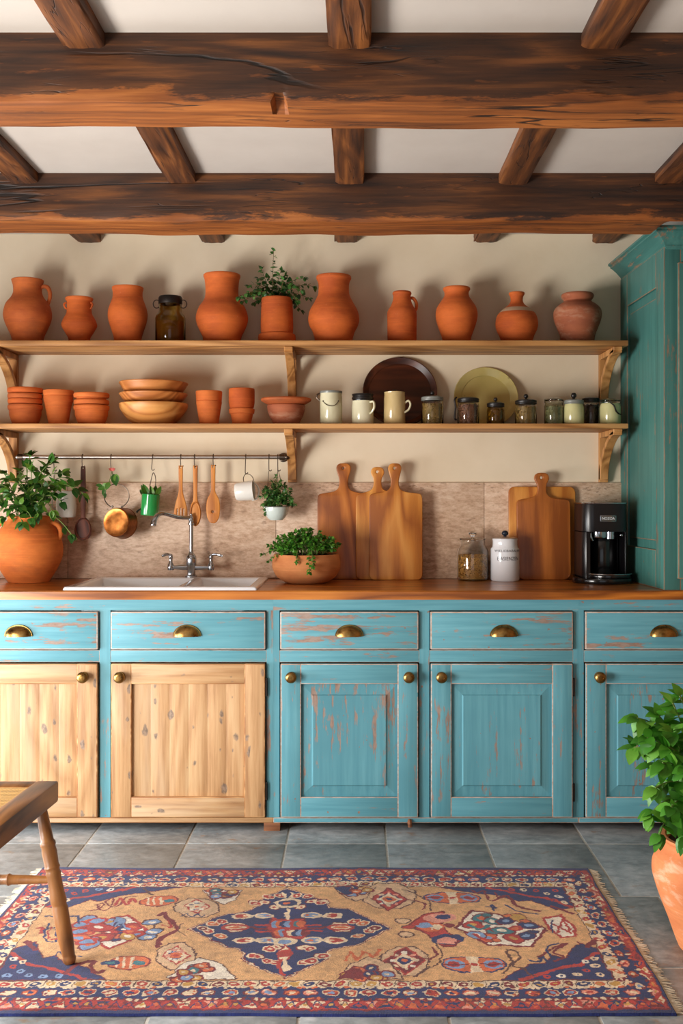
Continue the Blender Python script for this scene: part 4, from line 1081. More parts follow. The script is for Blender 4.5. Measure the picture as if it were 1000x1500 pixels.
# copper pan hanging with a wire loop
PYc = 4.56; xp, zp = WX(173.5, PYc), WZ(764.5, PYc)
t = empty('copper_pan', (xp, RY, RZ - .1), 'small copper pan hanging base-outward from a round wire loop', 'pan')
ax_ = Vector((.30, .93, -.10)).normalized()            # axis pointing from the base towards the wall
M = ax_.to_track_quat('Z', 'Y').to_matrix()
kp = PYc / F; R = 21.5 * kp
c = Vector((xp, PYc - .05, zp))
MB().lathe([(R * .98 - .006, .001), (R * .98, .004), (R * 1.02, .02), (R * 1.04, .062), (R * 1.07, .064), (R * 1.05, .067), (R * 1.0, .064), (R * .97, .01), (.0005, .009)], c, 48, M=M).build('pan_body', m_copperd, t, angle=35)
MB().lathe([(.0005, -.0012), (R * .5, -.001), (R * .78, .0002), (R * .86, -.0015), (R * .92, -.002), (R * .96, .0014), (R * .9, .003), (.0005, .004)], c, 48, M=M).build('pan_base', m_copper, t, angle=35)
rcx, rcz = WX(173, RY), WZ(726.5, RY)
MB().tube([(rcx + .053 * math.cos(a), RY - .03, rcz + .051 * math.sin(a)) for a in [-PI / 2 + .35 + (2 * PI - .7) * q / 40 for q in range(41)]], .0021, 7).build('wire_loop', m_iron, t)
MB().tube([(WX(165, RY), RY - .014, WZ(690, RY)), (WX(170, RY), RY - .03, WZ(710, RY))], .0014, 6).build('hanging_wire', m_iron, t)
for px in (167, 181): MB().ball((WX(px, RY), RY - .03, WZ(742, RY)), .0055, sub=2).build('rivet', m_steel, t)
# flower sprig
Rs = random.Random(5)
sx0, sz0 = WX(164, RY), WZ(691, RY)
t = empty('flower_sprig', (sx0, RY, sz0), 'green sprig with a pink flower tied on the rail above the copper pan', 'sprig')
st, lf = MB(), MB()
yy = RY - .06
stem_pts = [(164.5, 688), (161, 702), (157, 714), (153, 722), (152, 729)]
st.tube([(WX(a, yy), yy, WZ(b, yy)) for a, b in stem_pts], .0015, 6, smooth=4)
for (a, b, da, db, L, Wd) in ((166, 694, 4, 14, .052, .032), (170, 694, 1, 15, .045, .026), (158, 708, -10, 8, .038, .024), (154, 714, -14, 2, .034, .022), (153, 716, -2, 12, .03, .018), (150, 712, -12, -3, .03, .016), (160, 706, -4, 12, .036, .022), (154, 722, 1, 10, .022, .012)):
    lf.leaf((WX(a, yy), yy, WZ(b, yy)), Vector((da, Rs.uniform(-6, 0), -db)), Vector((.2, -1, .3)), L, Wd, .25, .2, 6)
st.build('stem', m_stem, t); lf.build('foliage', m_leafA, t, norm=False)
pb = MB()
for q in range(7):
    a = PI * (q + .5) / 7
    pb.leaf((WX(165, yy), yy - .004, WZ(690, yy)), Vector((math.cos(a) * 1.3, -.3, .55 + .4 * math.sin(a) * Rs.random())), Vector((0, -1, .6)), .019, .009, -.3, .2, 4)
pb.build('petals', m_pink, t, norm=False)
# green mug with a succulent
MYg = 4.555; xg = WX(220, MYg); kg = MYg / F
t = empty('green_mug', (xg, RY, RZ - .07), 'green enamel mug hanging from a wire loop with green leaves in it', 'mug')
Mt = Matrix.Rotation(.08, 3, 'Y')
zg = WZ(755, MYg); h = 31 * kg; r = 13.2 * kg
MB().lathe([(r * .96, 0), (r, .004), (r, h), (r - .003, h), (r * .9, .006), (.0005, .006)], (xg - .004, MYg, zg), 36, M=Mt).build('body', m_green, t)
MB().lathe([(r * .97, 0), (r * .5, .001), (.0005, .002)], (xg - .004 + .006, MYg, zg + h * .86), 24, M=Mt).build('soil', m_soil, t)
lf = MB()
for (a, b, da, db, L) in ((215, 726, -6, 14, .05), (218, 726, -8, 20, .056), (212, 727, -9, 12, .042), (226, 727, 3, 16, .05), (229, 727, 8, 16, .048), (224, 727, -1, 14, .042)):
    lf.leaf((WX(a, MYg), MYg + Rs.uniform(-.015, .015), WZ(b, MYg)), Vector((da, Rs.uniform(-4, 4), db)), Vector((.3, -1, .2)), L, .022, .35, .5, 6)
lf.build('foliage', m_leafA, t, norm=False)
wl = [(219, 726), (219.5, 712), (221.5, 702), (224, 693), (226.5, 695), (228, 703), (227.5, 712), (227, 726)]
MB().tube([(WX(a, RY - .014), RY - .014, WZ(b, RY - .014)) for a, b in wl], .0018, 6, smooth=4).build('wire_loop', m_iron, t)
MB().tube([(xg - r * 1.0, MYg, zg + .03), (xg - r - .014, MYg - .004, zg + .02), (xg - r - .018, MYg - .006, zg + .012)], [.003, .004, .005], 8, smooth=3).build('handle', m_blacklid, t)
# white mug
xm, zm = WX(358, MYg), WZ(719.5, MYg)
t = empty('white_mug', (xm, RY, RZ - .08), 'white mug hanging on its side by the handle beside the herb pot', 'mug')
axm = Vector((.96, -.05, .10)).normalized(); M = axm.to_track_quat('Z', 'Y').to_matrix()
hm = 27 * kg; rm = 14.2 * kg
MB().lathe([(.0005, 0), (rm * .74, 0), (rm * .84, .003), (rm * .92, .012), (rm * 1.0, hm * .6), (rm * 1.02, hm), (rm * .97, hm + .001), (rm * .93, hm * .8), (rm * .86, .008), (.0005, .006)], Vector((xm, MYg, zm)) - axm * hm * .5, 40, M=M).build('body', m_whitemug, t)
MB().tube([(WX(a, MYg), MYg - .0 + dy, WZ(b, MYg)) for a, b, dy in ((369, 733, 0), (376, 730, 0), (379, 721, -.0), (377, 712, 0), (369, 704, 0))], .0036, 8, smooth=5).build('handle', m_whitemug, t)
MB().tube([(WX(a, MYg), MYg + dy, WZ(b, MYg)) for a, b, dy in ((357, 706, 0), (356, 700, .01), (359, 694.5, .018), (365, 695, .018), (370, 700, .01), (371.5, 708, 0))], .0017, 6, smooth=5).build('wire_loop', m_iron, t)
# pale mug behind the leafy plant
xm, zm = WX(97, RY - .02), WZ(739, RY - .02)
t = empty('pale_jug', (xm, RY, RZ - .08), 'pale jug hanging on the rail, half hidden behind the leafy plant', 'jug')
MB().lathe([(.0005, 0), (.034, 0), (.040, .006), (.044, .05), (.040, .085), (.043, .112), (.040, .112), (.037, .085), (.040, .05), (.036, .01), (.0005, .008)], (xm, RY - .02, zm - .055), 36).build('body', m_whitemug, t)
MB().tube([(xm - .036, RY - .02, zm + .04), (xm - .055, RY - .02, zm + .06), (WX(80.5, RY - .012), RY - .012, WZ(690, RY)), (xm - .06, RY - .02, zm + .0), (xm - .042, RY - .02, zm - .02)], .0035, 8, smooth=5).build('handle', m_whitemug, t)
# hanging herb pot
Yh = 4.55; kh = Yh / F; xh = WX(404.5, Yh); zb = WZ(762, Yh)
t = empty('hanging_planter', (xh, RY, RZ - .05), 'pale bowl planter of trailing herbs hanging at the end of the rail', 'planter')
o_ = [(.0005, 0), (9 * kh, 0), (13 * kh, 3.5 * kh), (16.4 * kh, 9 * kh), (17.8 * kh, 15 * kh), (18, 0)][:-1]
MB().lathe(o_ + [(18.2 * kh, 20 * kh), (17.4 * kh, 20.4 * kh), (16.8 * kh, 17 * kh), (.0005, 16.4 * kh)], (xh, Yh, zb), 44).build('bowl', m_celadon, t)
ring(t, xh, Yh, zb + 19.6 * kh, 17.9 * kh, .0022, m_grey)
MB().lathe([(16.6 * kh, 16.6 * kh), (14 * kh, 18.5 * kh), (.0005, 20 * kh)], (xh, Yh, zb), 28).build('soil', m_soil, t)
st, lf = MB(), MB(); Rh = random.Random(9); c0 = Vector((xh, Yh, zb + 18 * kh))
wires = MB()
for (a, b, e, f) in ((389, 745, 394, 690), (421, 744, 408, 690), (404, 730, 407, 688)):
    wires.tube([(WX(a, Yh), Yh - .01, WZ(b, Yh)), (WX((a + e) / 2, Yh), Yh, WZ((b + f) / 2, Yh)), (WX(e, RY), RY - .014, WZ(f, RY))], .0013, 5, smooth=3)
wires.build('hanging_wire', m_iron, t)
for q in range(44):
    an = Rh.uniform(0, 2 * PI); rad = Rh.uniform(.25, 1) ** .7
    up = Rh.uniform(-.3, 1.0)
    tp = c0 + Vector((math.cos(an) * rad * .076 + .006, -abs(math.sin(an)) * rad * .07 + .015, .02 + .095 * up * (1.15 - rad * .55)))
    stem_leaves(st, lf, c0 + Vector((Rh.uniform(-.03, .03), Rh.uniform(-.03, .03), 0)), tp, .03, .021, .015, 6, .001, .35, True, .3, .6, rnd=Rh, shape=.75, rows=4)
for (a, b) in ((389, 752), (388, 738), (433, 738), (428, 730), (392, 715), (399, 706), (405, 698), (412, 706), (388, 745)):
    stem_leaves(st, lf, c0, Vector((WX(a, Yh), Yh - .03, WZ(b, Yh))), .04, .018, .012, 7, .001, .4, True, .3, .6, rnd=Rh, shape=.75, rows=4)
st.build('stem', m_stem, t); lf.build('foliage', m_leafB, t, norm=False)

# ================================================================= worktop things
# large pot with leafy plant
Yb = 4.49; kb = Yb / F; xb = WX(42, Yb)
t = empty('potted_plant', (xb, Yb, TOP), 'large round two-handled terracotta pot with a leafy green plant on the worktop', 'plant')
pts = [(29.5, 854), (31, 851), (39, 838), (46.5, 822), (49, 808), (48, 795), (43, 780), (36, 769), (30.5, 762), (29.5, 759), (31, 756.5)]
pts = [(p.x * kb, WZ(p.y, Yb)) for p in catmull([Vector((a, b, 0)) for a, b in pts], 4)]
zoff = TOP + .0008 - pts[0][1]; pts = [(r, h + zoff * max(0, 1 - (h - pts[0][1]) / .2)) for r, h in pts]
MB().lathe(pts + [(pts[-1][0] - .004, pts[-1][1] + .003), (pts[-1][0] - .009, pts[-1][1])] + [(r - .008, h) for r, h in pts[::-1][2:14]] + [(.0005, pts[-12][1])], (xb, Yb, 0), 56).build('pot', m_terrabig, t)
MB().lathe([(31 * kb, WZ(766, Yb)), (15 * kb, WZ(763, Yb)), (.0005, WZ(762, Yb))], (xb, Yb, 0), 28).build('soil', m_soil, t)
for sg in (-1, 1):
    hp = [(30, 768), (37, 766), (44, 770), (48, 779), (45, 790)]
    MB().tube([(xb + sg * a * kb, Yb - .01, WZ(b, Yb)) for a, b in hp], [.009, .0095, .010, .010, .011], 12, smooth=5).build('handle', m_terrabig, t)
st, lf = MB(), MB(); Rb = random.Random(21); c0 = Vector((xb, Yb, WZ(764, Yb)))
tips = [(44, 668, .0), (50, 690, .04), (36, 684, -.02), (72, 682, .02), (79, 678, .03), (62, 690, 0), (98, 694, .06), (106, 702, .06), (114, 716, .07), (126, 723, .05), (100, 735, .1), (86, 748, .1), (112, 782, .08), (60, 758, .13), (48, 764, .14), (22, 758, .13), (10, 748, .12), (-2, 730, .1), (4, 712, .08), (12, 694, .04), (-6, 686, 0), (20, 702, .08), (30, 724, .12), (54, 722, .12), (70, 715, .1), (44, 740, .14), (84, 722, .08), (34, 705, .06), (58, 708, .05), (16, 735, .12), (70, 740, .12), (-12, 712, 0), (26, 690, -.04), (90, 706, .05), (66, 752, .1), (30, 745, .13), (8, 725, .02)]
for (a, b, dy) in tips:
    tp = Vector((WX(a, Yb), Yb - dy, WZ(b, Yb))); d = (tp - c0).length
    p0 = c0 + Vector((Rb.uniform(-.05, .05), Rb.uniform(-.05, .03), 0))
    lift = .05 + .09 * abs(a - 42) / 70
    stem_leaves(st, lf, p0, tp, lift, .056, .038, int(3 + d * 16), .0021, .25, False, .35, .5, rnd=Rb, shape=.72, rows=6, fold=.15)
st.build('stem', m_stem, t); lf.build('foliage', m_leafA, t, norm=False)
# clay bowl of cress
Yc = 4.435; kc = Yc / F; xc = WX(448.5, Yc)
t = empty('herb_bowl', (xc, Yc, TOP), 'wide clay bowl overflowing with bright green cress next to the sink', 'planter')
pts = [(27, 856), (32, 854.5), (43, 847), (49, 836), (50, 827), (48.6, 819), (47.4, 815), (46.6, 814)]
pts = [(p.x * kc, WZ(p.y, Yc)) for p in catmull([Vector((a, b, 0)) for a, b in pts], 4)]
zo = TOP + .0008 - min(h for _, h in pts); pts = [(r, h + zo) for r, h in pts]
MB().lathe(pts + [(pts[-1][0] - .006, pts[-1][1])] + [(pts[-1][0] - .006, pts[-1][1] - .012), (.0005, pts[-1][1] - .012)], (xc, Yc, 0), 56).build('bowl', m_terrabowl, t)
zr = pts[-1][1]
MB().lathe([(45 * kc, zr - .011), (30 * kc, zr - .002), (.0005, zr + .006)], (xc, Yc, 0), 28).build('soil', m_soil, t)
st, lf = MB(), MB(); Rc = random.Random(31); c0 = Vector((xc, Yc, zr))
for q in range(120):
    an = Rc.uniform(0, 2 * PI); rad = Rc.random() ** .5
    hh = (.095 * (1 - rad ** 2 * .75) + Rc.uniform(-.01, .02)) * Rc.uniform(.6, 1)
    tp = c0 + Vector((math.cos(an) * rad * .145, math.sin(an) * rad * .11, hh))
    p0 = c0 + Vector((math.cos(an) * rad * .09, math.sin(an) * rad * .08, 0))
    stem_leaves(st, lf, p0, tp, .02, .020, .017, 6, .0013, .4, True, .35, .6, rnd=Rc, shape=.7, rows=4)
for (a, b, dy) in ((386, 812, .05), (395, 800, .03), (440, 778, 0), (455, 776, .02), (480, 795, .05), (494, 798, .03), (456, 834, .175), (461, 826, .17), (437, 820, .155), (408, 788, 0), (470, 785, -.02), (395, 820, .1)):
    stem_leaves(st, lf, c0 + Vector((Rc.uniform(-.03, .03), -dy * .5, .02)), Vector((WX(a, Yc), Yc - dy, WZ(b, Yc))), .035, .02, .016, 7, .0018, .4, True, .3, .5, rnd=Rc, shape=.7, rows=4)
st.build('stem', m_stem, t); lf.build('foliage', m_leafC, t, norm=False)

# cutting boards
def board(label, cx, hw, top, sh, bottom, hy, hhw, Yf, mat, thick, lean, hole=True, handle=True, rc=8, neck=None, hx=None):
    """paddle board: body rows sh..bottom, half width hw; handle from row top with half width hhw"""
    Y = Yf; hx = cx if hx is None else hx; nk = neck or hhw * .62
    pts = []
    def add(x, y): pts.append((x, y))
    r = rc
    for k in range(7):
        a = PI / 2 * k / 6; add(cx - hw + r - r * math.sin(a), bottom - r + r * math.cos(a))
    if handle:
        L = [Vector((cx - hw, sh + 10, 0)), Vector((cx - hw + 1.2, sh + 3, 0)), Vector((cx - hw + 6, sh, 0)), Vector((hx - nk - 12, sh - 2, 0)), Vector((hx - nk - 3, sh - 6, 0)), Vector((hx - nk, sh - 13, 0)), Vector((hx - nk - .4, sh - 22, 0)), Vector((hx - hhw, top + 10, 0)), Vector((hx - hhw + .6, top + 4, 0)), Vector((hx - hhw * .55, top + .6, 0)), Vector((hx, top, 0))]
        Rr = [Vector((cx + hw - (v.x - (cx - hw)), v.y, 0)) if i < 3 else Vector((2 * hx - v.x, v.y, 0)) for i, v in enumerate(L)]
        for p in catmull(L, 5): add(p.x, p.y)
        for p in catmull(Rr, 5)[::-1][1:]: add(p.x, p.y)
    else:
        for (sx_, a0) in ((-1, 0), (1, 0)):
            for k in range(7):
                a = PI / 2 * k / 6
                if sx_ < 0: add(cx - hw + r - r * math.cos(a), sh + r - r * math.sin(a))
                else: add(cx + hw - r + r * math.sin(a), sh + r - r * math.cos(a))
    for k in range(7):
        a = PI / 2 * k / 6; add(cx + hw - r + r * math.cos(a), bottom - r + r * math.sin(a))
    o2 = [(WX(a, Y), WZ(b, Y)) for a, b in pts]
    zmin = min(z for _, z in o2); o2 = [(x, TOP + .0008 + (z - zmin) * (WZ(top, Y) - TOP) / (WZ(top, Y) - zmin)) for x, z in o2]
    hs = [circ(WX(hx - .6, Y), WZ(top + 7, Y), .0052, .0062)] if hole and handle else []
    o = plate('cutting_board', o2[::-1], hs, Y, thick, mat, None, .004, lean, loc=(WX(cx, Y), Y, TOP))
    return tag(o, label, 'cutting board')
board('brown paddle cutting board behind the herb bowl, its left edge touching the green leaves', 503, 38.5, 678.5, 723, 848, 0, 10.5, 4.612, m_board1, .018, .045)
board('slim honey paddle board between the brown board and the wide pale one', 553, 32, 684, 723, 848.5, 0, 9.5, 4.594, m_board2, .015, .045)
o = board('wide pale oak paddle board at the front of the left group', 579.8, 39.2, 678.5, 723, 849.5, 0, 9.6, 4.572, m_board3, .018, .052, hx=578.5)
board('plain rectangular board standing behind the right-hand paddle board', 795, 49.2, 713, 713, 848, 0, 0, 4.612, m_board2, .018, .055, hole=False, handle=False, rc=9)
board('brown paddle cutting board in front of the plain board, next to the coffee machine', 797, 39.6, 692.5, 732, 849.5, 0, 10.6, 4.585, m_board1, .02, .06, hx=795, rc=11)
# glass jar of grain
Yg = 4.575; kg2 = Yg / F; xg = WX(692, Yg); r = 23.4 * kg2
t = empty('grain_jar', (xg, Yg, TOP), 'clear glass jar half full of brown grains with a glass lid', 'jar')
zsh, zl = WZ(805, Yg), WZ(791, Yg); b = TOP + .0006
o_ = [(r * .9, b), (r * .98, b + .004), (r, b + .012), (r, zsh - .012), (r * .96, zsh), (r * .82, zsh + .016), (r * .78, zsh + .022), (r * .78, zl)]
MB().lathe(o_ + [(q - .0035, h) for q, h in o_[::-1][:-1]] + [(.0005, b + .006)], (xg, Yg, 0), 48).build('body', m_glass, t)
MB().lathe([(.0005, zl + .0006), (r * .80, zl + .0006), (r * .83, zl + .004), (r * .8, zl + .008), (r * .3, zl + .011), (r * .1, zl + .012), (r * .1, zl + .016), (r * .22, zl + .022), (r * .25, zl + .030), (r * .14, zl + .036), (.0005, zl + .037)], (xg, Yg, 0), 40).build('lid', m_glass, t)
mb = MB(); rg = random.Random(12); zf = WZ(813, Yg); rr = r - .005
mb.lathe([(.0005, b + .0075), (rr * .88, b + .0075), (rr * .9, zf - .008), (.0005, zf - .002)], (xg, Yg, 0), 30)
for q in range(620):
    if q < 460: a = rg.uniform(0, 2 * PI); h = rg.uniform(b + .012, zf); d = rr - .0042
    else: a = rg.uniform(0, 2 * PI); d = (rr - .004) * rg.random() ** .5; h = zf - .003 + rg.uniform(-.003, .004)
    Mx = Matrix.Rotation(rg.uniform(0, PI), 3, 'X') @ Matrix.Rotation(rg.uniform(0, PI), 3, 'Y')
    mb.ball((xg + d * math.cos(a), Yg + d * math.sin(a), h), .0042, (1, .8, .75), 1, M=Mx)
o = mb.build('grains', m_nuts, t); o['kind'] = 'stuff'
# white canister
Yk = 4.545; kk = Yk / F; xk = WX(739.4, Yk); r = 21 * kk
t = empty('canister', (xk, Yk, TOP), 'white ceramic canister with dark lettering and a blue-black lid knob', 'canister')
zsh, zl = WZ(804, Yk), WZ(789, Yk)
MB().lathe([(r * .93, b), (r, b + .006), (r, zsh - .002), (r * .985, zsh + .002), (r * .89, zsh + .008), (r * .86, zsh + .018), (r * .86, zl - .008), (r * .89, zl - .003), (r * .89, zl), (r * .8, zl), (r * .8, zsh), (.0005, zsh)], (xk, Yk, 0), 56).build('body', m_white, t)
MB().lathe([(r * .84, zl + .0006), (r * .87, zl + .003), (r * .6, zl + .007), (.0005, zl + .009)], (xk, Yk, 0), 44).build('lid', flat('lid glaze', C(176, 160, 148), .3), t)
MB().lathe([(.007, 0), (.006, .004), (.012, .008), (.0145, .014), (.012, .022), (.006, .026), (.0005, .0265)], (xk, Yk, zl + .008), 22).build('lid_knob', flat('navy knob', C(28, 38, 52), .15), t)
def wrap_text(body, size, width, rad, zc, ang, name):
    me = text_mesh(body, size, width)
    for v in me.vertices:
        a = v.co.x / rad + ang; rr = rad + .0004 + v.co.z * .5
        v.co = Vector((xk + rr * math.sin(a), Yk - rr * math.cos(a), zc + v.co.y))
    o = link(name, me, m_ink, t, False)
wrap_text('EIASIENZEN', .021, r * 1.62, r, WZ(817.5, Yk), .12, 'lettering')
wrap_text('WIELIEBABALEN', .0135, r * 2.1, r * 1.0, WZ(806.2, Yk), .12, 'lettering')

# coffee machine
Ym = 4.38; km = Ym / F
t = empty('coffee_machine', (WX(886, 4.44), 4.46, TOP), 'black coffee machine with a round base beside the teal cabinet', 'coffee machine')
b = TOP + .0006
x0, x1 = WX(854, 4.39), WX(918.5, 4.39); yf, yb = 4.385, 4.585
# base
xc_ = WX(882.5, 4.44)
bp = [(xc_ + .124 * math.cos(a), 4.448 + .124 * math.sin(a)) for a in [-PI + PI * q / 28 for q in range(29)]] + [(x1 - .0, yb), (x0, yb)]
MB().prism(bp, b, b + .022, .006).build('base', m_black, t)
zt_ = WZ(738, 4.40); zn1 = WZ(779, 4.40); zn0 = b + .0225
xn0, xn1 = WX(860.5, 4.39), x1 - .006
def bprism(x0, x1, y0, y1, z0, z1, rad, bev=.003):
    return rrect(x0, y0, x1, y1, rad), z0, z1, bev
mb = MB()
mb.prism(rrect(x0, yf, x1, yb, [.045, .03, .02, .02], 8), zn1, zt_, .002)                       # head
mb.prism(rrect(x0, yf + .012, xn0, yb, [.03, .004, .004, .02], 8), zn0, zn1 - .0004, .001)               # left cheek
mb.prism(rrect(xn1, yf + .02, x1, yb, [.002, .003, .02, .002], 4), zn0, zn1 - .0004, .001)               # right edge
mb.prism(rrect(xn0 + .0004, yb - .07, xn1 - .0004, yb, .002), zn0, zn1 - .0004, .001)
mb.build('body', m_blackm, t, angle=30)
MB().lathe([(.058, zn0 + .002), (.062, zn0 + .012), (.062, zn1 - .03), (.058, zn1 - .022), (.0005, zn1 - .02)], ((xn0 + xn1) / 2 + .006, yb - .075, 0), 40).build('water_tank', m_black, t)
mb = MB(); tp = rrect(x0 - .001, yf - .001, x1 + .001, yb + .001, [.046, .031, .02, .02], 8); n = len(tp)
mb.tube([(x, y, zt_ + .002) for x, y in tp + tp[:1]], .003, 8); mb.build('chrome_trim', m_chrome, t)
MB().prism(rrect(x0 + .004, yf + .004, x1 - .004, yb - .004, [.042, .028, .018, .018], 8), zt_ + .0002, zt_ + .005, .001).build('top_tray', m_blackm, t)
gx = (xn0 + xn1) / 2 - .012
mb = MB(); mb.lathe([(.036, zn1 - .026), (.038, zn1 - .022), (.038, zn1 - .0006), (.0005, zn1 - .0006)], (gx - .008, yf + .06, 0), 32)
mb.lathe([(.0005, zn1 - .03), (.02, zn1 - .03), (.021, zn1 - .0008)], (gx + .036, yf + .05, 0), 24)
mb.tube([(xn0 + .016, yf + .03, zn1 - .0006), (xn0 + .017, yf + .026, zn1 - .022), (xn0 + .024, yf + .03, zn1 - .036)], .006, 10, smooth=3)
mb.lathe([(.006, 0), (.007, .004), (.004, .007), (.0005, .0072)], (xn1 - .012, yf + .03, zn1 - .014), 14, M=ROTY)
mb.build('brew_group', m_chrome, t)
# drip tray
tx_, ty_ = (xn0 + x1) / 2 + .012, 4.445
tr = [(tx_ + .098 * math.cos(a), ty_ + .104 * math.sin(a)) for a in [-PI + PI * q / 24 for q in range(25)]] + [(tx_ + .098, ty_ + .04), (tx_ - .098, ty_ + .04)]
tr = [(min(max(x, xn0 - .014), x1 + .026), y) for x, y in tr]
MB().prism(tr, b + .0225, b + .036, .003).build('drip_tray', m_black, t)
mb = MB(); mb.tube([(x, y, b + .038) for x, y in tr[:25]], .0034, 8); mb.build('tray_trim', m_chrome, t)
bx0, bx1, bz0, bz1 = WX(878.5, yf), WX(902, yf), WZ(764, yf), WZ(755.2, yf)
bd = MB().box(bx0, bx1, yf - .004, yf + .003, bz0, bz1, .001).build('badge', m_chrome, t)
MB().box(bx0 + .003, bx1 - .003, yf - .0048, yf - .0035, bz0 + .003, bz1 - .003, .0004).build('badge_plate', flat('badge ground', C(70, 66, 60), .4), bd)
me = text_mesh('NOZOA', .016, (bx1 - bx0) * .78)
for v in me.vertices: v.co = Vector(((bx0 + bx1) / 2 + v.co.x, yf - .005 - v.co.z, (bz0 + bz1) / 2 + v.co.y))
link('lettering', me, m_white, bd, False)
# ================================================================= rug
RX0, RX1, RY0, RY1 = -1.072, .785, 2.622, 3.662
def rugpx(px, py):
    Y = 1.257 * F / (py - CY); return (WX(px, Y), Y)
NU, NV = 1180, 640
gx_ = np.linspace(RX0, RX1, NU); gy_ = np.linspace(RY0, RY1, NV)
GX, GY = np.meshgrid(gx_, gy_)
IMG = np.zeros((NV, NU, 3))
def cl(c): return np.array(C(*c)[:3])
NAVY, RED, DRED, CREAM, CAMEL, ORG, TEALR, LBLUE, BRN, GOLD, PINKR, WHT = map(cl, ((34, 44, 96), (176, 52, 44), (120, 28, 38), (226, 204, 172), (214, 166, 114), (208, 104, 58), (52, 116, 128), (122, 150, 190), (92, 52, 44), (196, 150, 70), (222, 150, 130), (232, 222, 206)))
IMG[:] = CAMEL
def sub(x0, x1, y0, y1):
    i0, i1 = np.searchsorted(gx_, [x0, x1]); j0, j1 = np.searchsorted(gy_, [y0, y1])
    return slice(max(j0 - 1, 0), min(j1 + 1, NV)), slice(max(i0 - 1, 0), min(i1 + 1, NU))
def inside(px, py, poly):
    r = np.zeros(px.shape, bool); n = len(poly)
    for i in range(n):
        x0, y0 = poly[i]; x1, y1 = poly[(i + 1) % n]
        if y0 == y1: continue
        c = ((y0 > py) != (y1 > py)) & (px < (x1 - x0) * (py - y0) / (y1 - y0) + x0)
        r ^= c
    return r
def poly(pts, col, edge=None, w=.004):
    xs = [p[0] for p in pts]; ys = [p[1] for p in pts]
    s_ = sub(min(xs), max(xs), min(ys), max(ys))
    m = inside(GX[s_], GY[s_], pts); IMG[s_][m] = col
    if edge is not None: line(list(pts) + [pts[0]], edge, w)
def line(pts, col, w=.004):
    for (x0, y0), (x1, y1) in zip(pts, pts[1:]):
        s_ = sub(min(x0, x1) - w, max(x0, x1) + w, min(y0, y1) - w, max(y0, y1) + w)
        X, Y_ = GX[s_], GY[s_]; dx, dy = x1 - x0, y1 - y0; L = dx * dx + dy * dy + 1e-12
        t = np.clip(((X - x0) * dx + (Y_ - y0) * dy) / L, 0, 1)
        m = (X - x0 - t * dx) ** 2 + (Y_ - y0 - t * dy) ** 2 < (w / 2) ** 2
        IMG[s_][m] = col
def ell(x, y, rx, ry, col, rot=0):
    R = max(rx, ry); s_ = sub(x - R, x + R, y - R, y + R); X, Y_ = GX[s_] - x, GY[s_] - y
    c, sn = math.cos(rot), math.sin(rot); a = (X * c + Y_ * sn) / rx; b = (-X * sn + Y_ * c) / ry
    IMG[s_][a * a + b * b < 1] = col
def PX(pts): return [rugpx(a, b) for a, b in pts]
def Z1(pts): return PX([(a * .34, 1240 + b * .34) for a, b in pts])          # left end of the rug
def Z2(pts): return PX([(240 + a * .38, 1250 + b * .38) for a, b in pts])
def Z3(pts): return PX([(560 + a * .44, 1250 + b * .44) for a, b in pts])
def sm(pts, n=4, closed=False):
    v = [Vector((a, b, 0)) for a, b in pts]
    if closed: v = v + [v[0]]
    return [(p.x, p.y) for p in catmull(v, n)]
rr_ = random.Random(77)
Wr, Hr = RX1 - RX0, RY1 - RY0
def rect(x0, x1, y0, y1, col): IMG[sub(x0, x1, y0, y1)] = col
# bands from the outside in: (inset across the ends, inset along the sides, colour)
bands = [(0, 0, NAVY), (.008, .020, DRED), (.012, .028, RED), (.034, .070, DRED), (.040, .086, NAVY), (.080, .140, DRED), (.084, .144, CREAM), (.112, .180, BRN), (.116, .185, CAMEL)]
for ix, iy, col in bands: rect(RX0 + ix, RX1 - ix, RY0 + iy, RY1 - iy, col)
def along(n, inx, iny, fn, ends=True):
    """repeat a motif round the border whose centre line is inset (inx at ends, iny along sides)"""
    x0, x1, y0, y1 = RX0 + inx, RX1 - inx, RY0 + iny, RY1 - iny
    for k in range(n):
        for y in (y0, y1): fn(x0 + (x1 - x0) * (k + .5) / n, y, 0, k)
    m = max(2, int(n * (y1 - y0) / (x1 - x0) * .8))
    for k in range(m):
        for x in (x0, x1): fn(x, y0 + (y1 - y0) * (k + .5) / m, 1, k)
def flower(x, y, e, k):
    j = rr_.uniform(-.004, .004); a, b = (.021, .017) if not e else (.014, .024)
    c = rr_.choice((RED, RED, PINKR, RED, ORG, CREAM)); ell(x + j, y, a, b, DRED if c is not RED else CREAM, rr_.uniform(-.4, .4)); ell(x + j, y, a * .82, b * .82, c, rr_.uniform(-.4, .4))
    ell(x + j, y, a * .4, b * .4, rr_.choice((CREAM, RED, LBLUE, NAVY)))
    for q in range(4):
        an = q * PI / 2 + .6; ell(x + j + a * .6 * math.cos(an), y + b * .6 * math.sin(an), a * .2, b * .2, rr_.choice((CREAM, ORG, DRED)))
along(34, .060, .113, flower)
def tri(x, y, e, k):
    c = rr_.choice((CREAM, DRED, ORG, CREAM, NAVY, PINKR))
    a, b = (.018, .017) if not e else (.0095, .022)
    s_ = 1 if k % 2 else -1
    poly([(x - a, y - s_ * b), (x + a, y - s_ * b), (x, y + s_ * b)] if not e else [(x - s_ * a, y - b), (x - s_ * a, y + b), (x + s_ * a, y)], c)
    ell(x, y, a * .36, b * .4, rr_.choice((RED, GOLD, ORG)))
along(54, .023, .049, tri)
def zig(x, y, e, k):
    if not e: line([(x - .018, y - .018), (x, y + .018), (x + .018, y - .018)], NAVY if k % 3 else BRN, .003)
along(54, .023, .049, zig, False)
